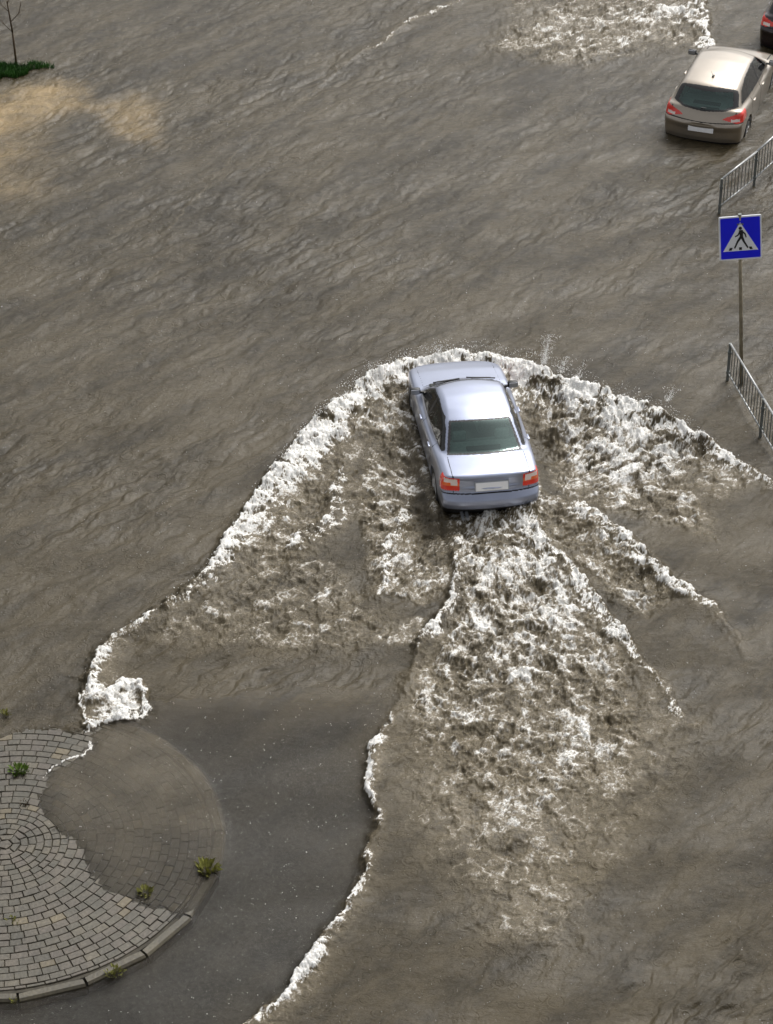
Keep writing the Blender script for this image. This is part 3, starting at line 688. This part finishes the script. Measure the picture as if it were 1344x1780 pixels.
def build_saloon():
    root = empty('car', (CAR['x'], CAR['y'], CAR['z']), CAR['rz'])
    P, Q = nets(car_field(SED), (0, -2.42, .1), (.98, 2.42, 1.5), .0125)
    c = P[Q].mean(1); x, y, z = c.T; ax = np.abs(x)
    e1 = P[Q[:, 2]]-P[Q[:, 0]]; e2 = P[Q[:, 3]]-P[Q[:, 1]]; n = np.cross(e1, e2); n /= np.linalg.norm(n, axis=1)[:, None]+1e-9
    sg = np.clip((y+.2)/.4, -1, 1); ye = y+sg*.13*(ax/.7)**2
    reg = np.zeros(len(Q), int)
    up = n[:, 2] > .15
    # body panels seen as parts
    reg[(y > 1.14-.12*(ax/.7)**2) & (ax < .70+.0*y) & (z > .72) & (y < 2.17-.25*ax**2)] = 1                        # bonnet
    boot = (y < -1.60+.10*(ax/.7)**2) & (((z > .93) & (ax < .665)) | ((z <= .95) & (z > .66) & (ax < .655) & (y < -2.0))); reg[boot] = 2
    zr = z
    reg[(y < -1.84) & (z < .645) & (z > .385)] = 3                                                             # rear bumper
    reg[(y > 1.9) & (z < .60)] = 4                                                                            # front bumper
    sidev = (np.abs(n[:, 0]) > .45) & (z > .30) & (z < .955)
    reg[sidev & (y > -.06) & (y < 1.02)] = 5
    reg[sidev & (y <= -.06) & (y > -.98)] = 6
    reg[(z <= .385) & (y < -1.70)] = 8                                                                          # lower valance, its black also painting in the shadow under the bumper
    # gaps between them
    gl = .0075
    gap = near(y, ax, [(1.14, 0), (1.08, .45), (.99, .70)], gl) & up & (z > .85)
    gap |= (np.abs(ax-.70) < gl*.8) & (y > 1.0) & (y < 2.1) & up & (z > .7)
    gap |= (np.abs(ax-.665) < gl*.8) & (y < -1.5) & (z > .93) & up
    gap |= (np.abs(z-.652) < .009) & (y < -1.9) & (ax < .86)
    gap |= (np.abs(ax-.655) < gl*.8) & (z > .64) & (z < .97) & (y < -2.0)
    for yy in (-.06, 1.02): gap |= sidev & (np.abs(y-yy) < .008)
    gap |= sidev & near(y, z, [(-.98, .95), (-1.02, .75), (-.86, .5), (-.86, .3)], .010)
    reg[gap] = 7
    # lamps
    lamp = (y < -1.88) & (ax > .555) & (z > .700) & (z < .945) & (n[:, 2] < .75)
    reg[lamp] = 10
    reg[lamp & (z >= .785) & (z < .845) & (ax < .83)] = 12
    reg[lamp & (z >= .845) & (z < .925) & (ax < .81) & (ax > .590)] = 13
    reg[lamp & (z >= .80) & (z < .845) & (ax < .70) & (ax > .590)] = 13
    hl = (y > 1.85) & (ax > .42) & (ax < .84) & (z > .585) & (z < .705+.02*ax); reg[hl] = 14
    reg[(y > 1.62) & (ax > .79) & (z > .60) & (z < .71) & (y < 2.02)] = 15
    reg[(y > 2.05) & (ax < .36) & (z > .40) & (z < .66)] = 16                                                 # grille
    # glass
    gh = z > .93
    rw = gh & (ye < -.90) & (ye > -1.56) & up & (ax < np.interp(ye, [-1.56, -.90], [.665, .535]))
    rg = rw & (ye < -.935) & (ye > -1.515) & (ax < np.interp(ye, [-1.56, -.90], [.62, .495]))
    reg[rw] = 20; reg[rg] = 21
    ws = gh & (ye > .36) & (ye < 1.10) & up & (ax < np.interp(ye, [.36, 1.10], [.56, .71])); reg[ws] = 20
    reg[ws & (ye > .385) & (ye < 1.04) & (ax < np.interp(ye, [.36, 1.10], [.54, .68]))] = 22
    sv = (np.abs(n[:, 0]) > .5) & gh
    SW = [(.93, .955), (.80, 1.01), (.28, 1.300), (-.15, 1.345), (-.70, 1.315), (-1.10, 1.17), (-1.33, 1.02), (-1.32, .985), (-.5, .968)]
    sw = sv & in_poly(y, z, SW); reg[sw] = 20
    SG = [(.84, .975), (.75, 1.02), (.26, 1.278), (-.15, 1.322), (-.68, 1.293), (-1.06, 1.155), (-1.24, 1.03), (-1.22, 1.00), (-.5, .985)]
    sgl = sw & in_poly(y, z, SG) & ~((y > -.11) & (y < -.02)) & ~(np.abs(y+.93) < .018)
    reg[sgl & (y > -.06)] = 23; reg[sgl & (y <= -.06) & (y > -.93)] = 24; reg[sgl & (y <= -.93)] = 25
    body = cut(P, Q, reg, 0, 'body', [PAINT_BLUE, GAP], root, 7)
    cut(P, Q, reg, 8, 'valance', [BLACK], body)
    cut(P, Q, reg, 1, 'bonnet', [PAINT_BLUE], root)
    bt_ = cut(P, Q, reg, 2, 'boot_lid', [PAINT_BLUE], root)
    rb = cut(P, Q, reg, 3, 'rear_bumper', [PAINT_BLUE], root)
    cut(P, Q, reg, 4, 'front_bumper', [PAINT_BLUE], root)
    cut(P, Q, reg, 16, 'grille', [BLACK], root)
    cut(P, Q, reg, 20, 'window_seal', [BLACK], root)
    tag(cut(P, Q, reg, 21, 'rear_window', [GLASS_T], root), 'teal tinted rear window')
    cut(P, Q, reg, 22, 'windscreen', [GLASS_D], root)
    for s in (-1, 1):
        ms = (x*s > 0)
        def sub(rid): return np.where(ms, reg, -1) == rid
        def cs(rid, name, m, par):
            r_ = np.where(ms, reg, -1); return cut(P, Q, r_, rid, name, [m], par)
        dr = cs(5, 'door', PAINT_BLUE, root); d2 = cs(6, 'door', PAINT_BLUE, root)
        for d_, yy in ((dr, .12), (d2, -.80)):
            bm = bmesh.new(); add_box(bm, (s*.886, yy, .83), (.030, .16, .026), None, .008); bm_obj('door_handle', bm, PAINT_BLUE, d_, True)
        cs(23, 'side_window', GLASS_D, root); cs(24, 'side_window', GLASS_D, root); cs(25, 'quarter_window', GLASS_D, root)
        tl = cs(10, 'tail_light', LRED, root)
        cs(12, 'turn_lens', LORG, tl); cs(13, 'reversing_lens', LCLR, tl)
        hd = cs(14, 'headlight', LHEAD, root); cs(15, 'turn_signal', LORG, root)
        mirror(root, s, .80, .74, .985, BLACK, SILVER)
    for yy in SED['axles']:
        for s in (-1, 1): wheel(root, s*.765, yy, .315)
    bm = bmesh.new(); add_box(bm, (0, -2.195, .785), (.56, .012, .145), Matrix.Rotation(R(-17), 3, 'X'), .004)
    pl = bm_obj('number_plate', bm, PLATE, bt_)
    bm = bmesh.new(); add_box(bm, (0, -2.183, .787), (.60, .014, .172), Matrix.Rotation(R(-17), 3, 'X'), .004); bm_obj('plate_holder', bm, SILVER, bt_)
    bm = bmesh.new()
    for (a, b) in (((-.52, 1.03, .957), (-.03, 1.09, .968)), ((.10, 1.115, .968), (.62, 1.04, .955))):
        add_bar(bm, a, b, .013, 6); add_box(bm, ((a[0]+b[0])/2, (a[1]+b[1])/2-.005, .966), (abs(b[0]-a[0])*.7, .03, .018), Matrix.Rotation(math.atan2(b[1]-a[1], b[0]-a[0]), 3, 'Z'), .005)
    bm_obj('wiper', bm, BLACK, root)
    bm = bmesh.new()
    for xx in (-.5, -.42): add_bar(bm, (xx, -2.28, .20), (xx, -2.05, .22), .03, 12)
    bm_obj('exhaust_pipe', bm, SILVER, root)
    interior(root, 1.0, -1.5, 0, 1.22, (-1.50, -.98), .965, .98)
    tag(root, 'silver blue saloon driving through the flood with foam all round it', 'car')
    return root
build_saloon()

# ---------------- hatchbacks
def hatch_spec(k=1.0):
    return dict(mid=-.4, hw=.885, crown=.05, ksh=.10, kr=.08, fcurve=.36, rcurve=.20, zb=.17, gcurve=.14, rcrown=.05,
      wb=.825, wt=.60, zbelt=.98, ztop=1.46, gtap=.075, axles=(-1.28, 1.33), wr=.32,
      deck=prof([-2.4,-2.1,-1.6,-.9,0,.8,1.2,1.7,2.0,2.3], [1.02,1.05,1.06,1.02,.98,.97,.95,.87,.76,.5], .05),
      top=prof([-2.4,-2.20,-2.10,-1.62,-1.5,-1.0,-.4,.1,.4,1.35,2.4], [.3,.72,1.0,1.385,1.425,1.475,1.495,1.475,1.42,.92,.2], .04),
      plan=prof([-2.4,-2.0,-1.5,-1.0,-.2,.6,1.3,1.8,2.1,2.4], [.80,.86,.885,.89,.89,.89,.885,.86,.81,.7], .1),
      side=prof([.1,.25,.45,.65,.8,.92,1.05,1.2], [.93,.965,.99,1.0,1.0,.985,.955,.90], .04),
      front=prof([.1,.2,.45,.55,.7,.8], [2.05,2.12,2.18,2.17,2.10,2.0], .03),
      rear=prof([.1,.2,.30,.42,.58,.70,.755,.80,.84,1.0,1.12], [-1.98,-2.04,-2.12,-2.155,-2.16,-2.19,-2.17,-2.10,-2.085,-2.04,-1.96], .012))
def build_hatch(loc, rz, paint, label, white_lens=True, h=.016):
    S = hatch_spec(); root = empty('parked_car', loc, rz)
    P, Q = nets(car_field(S), (0, -2.36, .1), (.98, 2.36, 1.56), h)
    c = P[Q].mean(1); x, y, z = c.T; ax = np.abs(x)
    n = np.cross(P[Q[:, 2]]-P[Q[:, 0]], P[Q[:, 3]]-P[Q[:, 1]]); n /= np.linalg.norm(n, axis=1)[:, None]+1e-9
    sg = np.clip((y+.4)/.4, -1, 1); ye = y+sg*.14*(ax/.7)**2
    up = n[:, 2] > .15; reg = np.zeros(len(Q), int)
    reg[(y > 1.30-.12*(ax/.7)**2) & (ax < .72) & (z > .70) & (y < 2.1)] = 1
    tg = (y < -1.55) & (z > .785) & (ax < .70) & (n[:, 1] < -.2); reg[tg] = 2
    reg[(y < -1.80) & (z < .775) & (z > .33)] = 3
    reg[(y > 1.85) & (z < .58)] = 4
    sidev = (np.abs(n[:, 0]) > .45) & (z > .30) & (z < 1.0)
    reg[sidev & (y > -.16) & (y < 1.05)] = 5; reg[sidev & (y <= -.16) & (y > -1.0)] = 6
    reg[(z <= .33) & (y < -1.7)] = 8
    gap = (np.abs(z-.785) < .010) & (y < -1.85)
    gap |= (np.abs(ax-.705) < .010) & (z > .78) & (z < 1.0) & (y < -1.85)
    for yy in (-.16, 1.05): gap |= sidev & (np.abs(y-yy) < .009)
    gap |= sidev & near(y, z, [(-1.0, 1.0), (-1.03, .8), (-.90, .55), (-.90, .3)], .011)
    gap |= (np.abs(ax-.72) < .009) & (y > 1.2) & (y < 2.05) & up
    reg[gap] = 7
    lamp = in_poly(ax, z, [(.44, .870), (.52, .915), (.70, .965), (.90, 1.03), (.90, .80), (.74, .785), (.60, .825)]) & (y < -1.60); reg[lamp] = 10
    reg[lamp & (ax > .62) & (ax < .80) & (z > .815) & (z < .868)] = 13
    reg[(y > 1.75) & (ax > .45) & (z > .60) & (z < .80) & (ax < .86)] = 14
    reg[(y > 2.0) & (ax < .4) & (z > .35) & (z < .6)] = 16
    gh = z > .99
    rw = gh & (ye < -1.60) & (n[:, 1] < -.25) & (z > np.interp(ax, [0, .45, .72], [1.005, 1.02, 1.07])) & (z < 1.385) & (ax < np.interp(z, [1.0, 1.4], [.735, .625])); reg[rw] = 20
    reg[rw & (z > np.interp(ax, [0, .45, .65], [1.035, 1.05, 1.10])) & (z < 1.315) & (ax < np.interp(z, [1.0, 1.4], [.635, .515]))] = 21
    ws = gh & (ye > .42) & (ye < 1.28) & up & (ax < np.interp(ye, [.4, 1.28], [.58, .73])); reg[ws] = 20
    reg[ws & (ye > .45) & (ye < 1.22) & (ax < np.interp(ye, [.4, 1.28], [.56, .70]))] = 22
    sv = (np.abs(n[:, 0]) > .5) & (z > .97)
    SW = [(1.12, .995), (.95, 1.06), (.40, 1.36), (-.2, 1.41), (-.9, 1.375), (-1.35, 1.27), (-1.60, 1.10), (-1.58, 1.06), (-.6, 1.02)]
    SG = [(1.02, 1.015), (.92, 1.07), (.38, 1.335), (-.2, 1.385), (-.9, 1.35), (-1.32, 1.25), (-1.52, 1.10), (-1.50, 1.08), (-.6, 1.04)]
    sw = sv & in_poly(y, z, SW); reg[sw] = 20
    sgl = sw & in_poly(y, z, SG) & ~((y > -.21) & (y < -.11)) & ~(np.abs(y+1.02) < .02)
    reg[sgl & (y > -.16)] = 23; reg[sgl & (y <= -.16) & (y > -1.02)] = 24; reg[sgl & (y <= -1.02)] = 25
    body = cut(P, Q, reg, 0, 'body', [paint, GAP], root, 7)
    cut(P, Q, reg, 8, 'valance', [BLACK], body)
    cut(P, Q, reg, 1, 'bonnet', [paint], root); bt_ = cut(P, Q, reg, 2, 'tailgate', [paint], root)
    cut(P, Q, reg, 3, 'rear_bumper', [paint], root); cut(P, Q, reg, 4, 'front_bumper', [paint], root)
    cut(P, Q, reg, 16, 'grille', [BLACK], root); cut(P, Q, reg, 20, 'window_seal', [BLACK], root)
    cut(P, Q, reg, 21, 'rear_window', [GLASS_T], root); cut(P, Q, reg, 22, 'windscreen', [GLASS_D], root)
    for s in (-1, 1):
        r_ = np.where(x*s > 0, reg, -1)
        def cs(rid, name, m, par): return cut(P, Q, r_, rid, name, [m], par)
        d1 = cs(5, 'door', paint, root); d2 = cs(6, 'door', paint, root)
        for d_, yy in ((d1, .05), (d2, -.82)):
            bm = bmesh.new(); add_box(bm, (s*.888, yy, .87), (.030, .17, .026), None, .008); bm_obj('door_handle', bm, paint, d_, True)
        for rid in (23, 24): cs(rid, 'side_window', GLASS_D, root)
        cs(25, 'quarter_window', GLASS_D, root)
        tl = cs(10, 'tail_light', LRED, root); cs(13, 'reversing_lens', LCLR, tl); cs(14, 'headlight', LHEAD, root)
        mirror(root, s, .84, .85, 1.02, BLACK, SILVER)
    for yy in S['axles']:
        for s in (-1, 1): wheel(root, s*.775, yy, .32)
    bm = bmesh.new(); add_box(bm, (0, -2.178, .625), (.56, .014, .135), Matrix.Rotation(R(-10), 3, 'X'), .004); bm_obj('number_plate', bm, PLATE, root)
    bm = bmesh.new(); add_bar(bm, (.0, -1.98, 1.06), (.33, -1.955, 1.055), .013, 6); add_box(bm, (.0, -2.015, 1.045), (.12, .05, .04), None, .012); bm_obj('rear_wiper', bm, BLACK, root)
    bm = bmesh.new(); add_box(bm, (0, -1.22, 1.465), (.05, .10, .03), None, .012); add_bar(bm, (0, -1.22, 1.47), (0, -1.48, 1.68), .005, 6, .003); bm_obj('antenna', bm, BLACK, root)
    interior(root, 1.1, -1.6, 0, 1.2, (-1.85, -1.15), .97, 1.0)
    tag(root, label, 'car'); return root
build_hatch((7.56, 53.45, -.25), R(-19), PAINT_CHAMP, 'champagne hatchback standing in the flood beside the railing')
build_hatch((10.2, 58.1, -.22), R(-19), PAINT_DARK, 'dark car with red tail light cut off at the upper right corner', h=.024)

# ------------------------------------------------------------------ railings
def fence(pts, label, hgt=1.0, zb=-.16):
    root = empty('railing', (pts[0][0], pts[0][1], zb)); o = Vector((pts[0][0], pts[0][1], zb)); P3 = [Vector((x_, y_, zb))-o for x_, y_ in pts]
    for p in P3:
        bm = bmesh.new(); add_box(bm, p+Vector((0, 0, hgt/2)), (.05, .05, hgt), None, .006); add_box(bm, p+Vector((0, 0, .01)), (.14, .14, .02), None, .003)
        add_box(bm, p+Vector((0, 0, hgt*.80)), (.07, .07, .05), None, .005); add_box(bm, p+Vector((0, 0, hgt*.38)), (.07, .07, .05), None, .005)
        bm_obj('post', bm, FENCE, root)
    for a, b in zip(P3[:-1], P3[1:]):
        d = (b-a).normalized(); L_ = (b-a).length; a2 = a+d*.03; b2 = b-d*.03; up_ = Vector((0, 0, 1))
        bm = bmesh.new(); add_bar(bm, a2+up_*(hgt-.01), b2+up_*(hgt-.01), .022, 8); bm_obj('top_rail', bm, RAILM, root, True)
        bm = bmesh.new(); add_bar(bm, a2+up_*(hgt*.36), b2+up_*(hgt*.36), .016, 8); bm_obj('bottom_rail', bm, RAILM, root, True)
        bm = bmesh.new(); n = int(L_/.145)
        for i in range(1, n): q = a+d*(L_*i/n); add_bar(bm, q+up_*(hgt*.36), q+up_*(hgt-.02), .009, 6)
        bm_obj('baluster_panel', bm, FENCE, root)
    tag(root, label, 'railing', 'steel railings along the flooded crossing'); return root
fence([(6.93, 48.1), (7.80, 49.36), (8.75, 50.9), (9.7, 52.5)], 'grey steel railing above the crossing sign, running off beside the hatchback')
fence([(6.37, 41.4), (6.75, 39.45), (7.15, 37.5), (7.55, 35.5)], 'grey steel railing that starts at the foot of the crossing sign pole')

# ------------------------------------------------------------------ crossing sign
SX, SY, SZ = 6.64, 41.25, -.16
sg_ = empty('crossing_sign', (SX, SY, SZ)); sg_.rotation_euler = (0, R(-4.9), 0); tag(sg_, 'blue pedestrian crossing sign on a tall thin pole beside the railing', 'road sign')
bm = bmesh.new(); add_bar(bm, (0, .035, 0), (0, .035, 3.74), .036, 14, .030); bm_obj('pole', bm, POLE, sg_, True)
bm = bmesh.new(); add_bar(bm, (0, .035, 3.74), (0, .035, 3.76), .033, 12)
bm_obj('pole_cap', bm, FENCE, sg_)
for zz in (3.04, 3.57):
    bm = bmesh.new(); add_box(bm, (0, .02, zz), (.12, .05, .035), None, .004); bm_obj('clamp', bm, FENCE, sg_)
def rrect(w_, h_, r_, n=5):
    o = []
    for cx_, cz_, a in ((w_/2-r_, h_/2-r_, 0), (-w_/2+r_, h_/2-r_, 90), (-w_/2+r_, -h_/2+r_, 180), (w_/2-r_, -h_/2+r_, 270)):
        for k in range(n+1): t = R(a+90*k/n); o.append((cx_+r_*math.cos(t), cz_+r_*math.sin(t)))
    return o[::-1]
MS = Matrix.Translation((0, 0, 3.305)) @ Matrix.Rotation(R(-6), 4, 'X')
WS, HS = .765, .84
bm = bmesh.new(); add_slab(bm, rrect(WS, HS, .03), MS @ Matrix.Translation((0, 0, 0)), .025); brd = bm_obj('sign_board', bm, SWHITE, sg_)
bm = bmesh.new(); add_slab(bm, rrect(WS-.055, HS-.055, .02), MS @ Matrix.Translation((0, -.026, 0)), .003); bm_obj('blue_field', bm, SBLUE, brd)
TR = [(-.315, -.245), (0, .305), (.315, -.245)]
bm = bmesh.new(); add_slab(bm, TR[::1], MS @ Matrix.Translation((0, -.030, 0)), .003); bm_obj('white_triangle', bm, SWHITE, brd)
bm = bmesh.new(); MM = MS @ Matrix.Translation((0, -.034, 0))
def limb(a, b, w0, w1):
    d = Vector((b[0]-a[0], b[1]-a[1])).normalized(); nn = Vector((-d.y, d.x))
    add_slab(bm, [(a[0]+nn.x*w0, a[1]+nn.y*w0), (b[0]+nn.x*w1, b[1]+nn.y*w1), (b[0]-nn.x*w1, b[1]-nn.y*w1), (a[0]-nn.x*w0, a[1]-nn.y*w0)], MM, .003)
add_slab(bm, [(.0+.030*math.cos(t*math.pi/7), .190+.030*math.sin(t*math.pi/7)) for t in range(14)][::-1], MM, .003)
MM = MM @ Matrix.Translation((0, -.0007, 0)); limb((.008, .155), (.020, .015), .036, .028)           # trunk
MM = MM @ Matrix.Translation((0, -.0007, 0)); limb((.012, .03), (-.050, -.060), .024, .018)
MM = MM @ Matrix.Translation((0, -.0007, 0)); limb((-.045, -.045), (-.110, -.190), .017, .013); limb((.022, .03), (.062, -.075), .024, .018)
MM = MM @ Matrix.Translation((0, -.0007, 0)); limb((.056, -.060), (.130, -.195), .017, .013)
MM = MM @ Matrix.Translation((0, -.0007, 0)); limb((.02, .140), (.085, .075), .015, .012); limb((.0, .140), (-.045, .060), .015, .011)
MM = MM @ Matrix.Translation((0, -.0007, 0)); limb((.082, .082), (.100, .010), .012, .010); limb((-.042, .062), (-.098, .035), .012, .010)
for x0, x1 in ((-.215, -.165), (-.03, .02), (.165, .215)):
    sk = .02 if x0 < -.1 else (-.02 if x0 > .1 else 0)
    add_slab(bm, [(x0, -.225), (x0+sk, -.175), (x1+sk, -.175), (x1, -.225)], MM, .003)
bm_obj('walking_figure', bm, SBLACK, brd)

# ------------------------------------------------------------------ plants
LEAFM = mat('leaf_green', (.10, .16, .02), .6, noise=.5, nscale=14)
LEAFD = mat('leaf_dark', (.03, .10, .012), .6, noise=.5, nscale=6)
LEAFY = mat('leaf_yellow', (.17, .17, .03), .6, noise=.5, nscale=14)
DRY = mat('dry_stem', (.07, .045, .02), .8, noise=.4, nscale=14)
def tuft(u, v, size, n, m, label, hgt=1.0, z=ITOP, name='weed'):
    gx, gy = ground(u, v, z); bm = bmesh.new()
    for i in range(n):
        a = random.uniform(0, 6.283); r0 = random.random()**.7*size*.45; L_ = size*.6*random.uniform(.4, 1.0)*hgt
        b = Vector((r0*math.cos(a), r0*math.sin(a), -.02)); tilt = random.uniform(.2, .95)
        a2 = a+random.uniform(-.6, .6); d = Vector((math.cos(a2)*math.sin(tilt), math.sin(a2)*math.sin(tilt), math.cos(tilt)))
        sdv = d.cross(Vector((0, 0, 1))).normalized()*L_*random.uniform(.09, .18)
        m1 = b+d*L_*.55; m1.z += L_*.05; e = b+d*L_; e.z -= L_*.12
        v0 = bm.verts.new(b); v1 = bm.verts.new(m1+sdv); v2 = bm.verts.new(e); v3 = bm.verts.new(m1-sdv)
        bm.faces.new((v0, v1, v2)); bm.faces.new((v0, v2, v3))
    o = bm_obj(name, bm, m, None); o.location = (gx, gy, z); tag(o, label, 'weed', 'weeds growing between the pavers'); return o
tuft(33, 1340, .24, 120, LEAFM, 'bright green weed clump at the left, between the pavers above the rings', 1.0)
tuft(10, 1240, .16, 50, LEAFY, 'small yellow green weed in the water behind the island at the left edge', z=.05)
tuft(360, 1512, .26, 90, LEAFY, 'yellow green weed growing at the right hand kerb of the island', 1.3)
tuft(252, 1552, .18, 60, LEAFY, 'thin green weed rising from the film of water on the paving', 1.4)
tuft(200, 1690, .26, 70, LEAFY, 'flat yellow green weed along the lower kerb joint', .7)
tuft(44, 1396, .13, 40, DRY, 'small brown dry weed beside the end of the foam line')
tuft(22, 1602, .20, 50, LEAFY, 'faint green weed tuft low on the left of the paving', .6)
tuft(25, 1740, .16, 40, LEAFY, 'yellow weed in the kerb joint at the bottom left corner', .6)
tuft(96, 1440, .08, 25, DRY, 'tiny dry brown weed near the innermost ring of pavers')
# green verge with a sapling, upper left
gx, gy = ground(15, 122, .05); bm = bmesh.new()
for i in range(6500):
    a = random.uniform(0, 6.283); r0 = math.sqrt(random.random()); rg = 1+.25*math.sin(a*3+1)+.18*math.sin(a*7); px_ = gx-.40+r0*rg*math.cos(a)*1.05; py_ = gy+r0*rg*math.sin(a)*.45+.10*math.sin(px_*6)+.25*(px_-gx)*.4
    L_ = random.uniform(.03, .13); b = Vector((px_, py_, .0)); t = random.uniform(0, .9); a2 = random.uniform(0, 6.283)
    d = Vector((math.cos(a2)*math.sin(t), math.sin(a2)*math.sin(t), math.cos(t)))*L_; s = Vector((-d.y, d.x, 0)); s = (s.normalized() if s.length > 1e-4 else Vector((1, 0, 0)))*L_*.16
    bm.faces.new([bm.verts.new(q) for q in (b-s, b+s, b+d+Vector((0, 0, .06)))])
tag(bm_obj('grass', bm, LEAFD), 'patch of bright green grass standing out of the flood at the upper left', kind='stuff')
bm = bmesh.new()
for i in range(3): pass
tx, ty = ground(29, 112, .05)
sap = empty('sapling', (tx, ty, -.1)); tag(sap, 'thin bare sapling standing in the green grass patch', 'tree')
def branchy(bm, a, d, L_, r, depth):
    b = a+d*L_; add_bar(bm, a, b, r, 7, r*.72)
    if depth:
        for k in range(2 if depth > 1 else 3):
            q = (d+Vector((random.uniform(-.7, .7), random.uniform(-.7, .7), random.uniform(-.1, .4)))).normalized()
            branchy(bm, a+d*L_*random.uniform(.65, 1), q, L_*.6, r*.55, depth-1)
add_bar(bm, (0, 0, 0), (-.03, .0, .95), .028, 10, .021); add_bar(bm, (-.03, 0, .95), (-.10, .03, 1.7), .021, 10, .014)
bm_obj('trunk', bm, DRY, sap, True)
bm = bmesh.new()
for (z_, dx_) in ((.95, -1), (1.2, 1), (1.45, -1), (1.65, .4)): branchy(bm, Vector((-.03-(z_-.95)*.09, .01, z_)), Vector((dx_*.75, .1, .75)).normalized(), .34, .009, 2)
bm_obj('branch', bm, DRY, sap, True)
# ------------------------------------------------------------------ spray and splashes: thrown drops
def drops(name, pts, sizes, m, label):
    base_v = np.array([(1, 0, 0), (-1, 0, 0), (0, 1, 0), (0, -1, 0), (0, 0, 1), (0, 0, -1)], float)
    base_f = np.array([(0, 2, 4), (2, 1, 4), (1, 3, 4), (3, 0, 4), (2, 0, 5), (1, 2, 5), (3, 1, 5), (0, 3, 5)])
    n = len(pts); jit = RNG.uniform(.6, 1.4, (n, 6, 1)); A = RNG.uniform(0, 6.28, n)
    c, s = np.cos(A), np.sin(A); B = base_v[None]*jit
    Bx = B[..., 0]*c[:, None]-B[..., 2]*s[:, None]; Bz = B[..., 0]*s[:, None]+B[..., 2]*c[:, None]
    B = np.stack([Bx, B[..., 1], Bz], -1)*sizes[:, None, None]
    V = (B+pts[:, None]).reshape(-1, 3); Q_ = (base_f[None]+np.arange(n)[:, None, None]*6).reshape(-1, 3)
    o = mesh_np(name, V, Q_, [m]); return tag(o, label, kind='stuff')
FOAMD = mat('spray_white', (.95, .95, .94), .35, noise=.04)
pts = []; szs = []
for li, (side, so, ln) in enumerate(LINES[:1]):
    P_ = [Vector(ground(p[0], p[1], .16)) for p in ln]
    for a, b, pa, pb in zip(P_[:-1], P_[1:], ln[:-1], ln[1:]):
        L_ = (b-a).length; d = (b-a)/L_; nn = Vector((-d.y, d.x))*side
        for i in range(int(L_*150*min(1, pa[2]/.3)**1.5)):
            t = random.random(); q = a+d*L_*t; off = random.gauss(-.09, .08); q2 = q+nn*off; h_ = pa[2]+(pb[2]-pa[2])*t
            clus = .5+.5*math.sin(q2.x*7.1+1.3*math.sin(q2.y*5.3))
            pts.append((q2.x, q2.y, .08+h_*.98+abs(random.gauss(0, .085))*clus*min(1, h_/.3)-abs(off)*.6)); szs.append(random.uniform(.002, .009)*(1 if random.random() < .9 else 1.6))
# the jet that leaps up right of the bonnet
for (u, v, n, hh, sp) in ((945, 640, 520, .62, .17), (975, 655, 160, .35, .2), (1160, 705, 160, .32, .16), (1005, 665, 70, .4, .12), (650, 660, 90, .25, .15), (760, 625, 150, .22, .25), (548, 735, 70, .2, .12), (150, 1200, 160, .12, .12)):
    gx_, gy_ = ground(u, v, .3)
    for i in range(int(n*1.8)):
        t = random.random()**1.8; a = random.uniform(0, 6.28); r0 = sp*random.random()**1.3*(0.35+t)
        pts.append((gx_+r0*math.cos(a)+.1*t, gy_+r0*math.sin(a)*.7, .28*(hh > .15)+.12+t*hh)); szs.append(random.uniform(.002, .008)*(1 if random.random() < .93 else 1.8))
drops('water_spray', np.array(pts), np.array(szs), FOAMD, 'white drops thrown off the bow wave around the moving car')
# rain striking the surface
pts = []; szs = []
for i in range(5200):
    u = random.uniform(-60, 1400); v = random.uniform(-60, 1840); gx_, gy_ = ground(u, v, .05)
    z_ = water_z(gx_, gy_)
    k = random.choice((1, 1, 1, 2)); s = random.uniform(.0018, .0048)*(1 if random.random() < .95 else 1.6)
    for j in range(k): pts.append((gx_+random.gauss(0, .012), gy_+random.gauss(0, .012), z_+.005+random.random()*.02)); szs.append(s)
drops('rain_splashes', np.array(pts), np.array(szs), FOAMD, 'tiny rain splashes pricking the whole flooded surface')
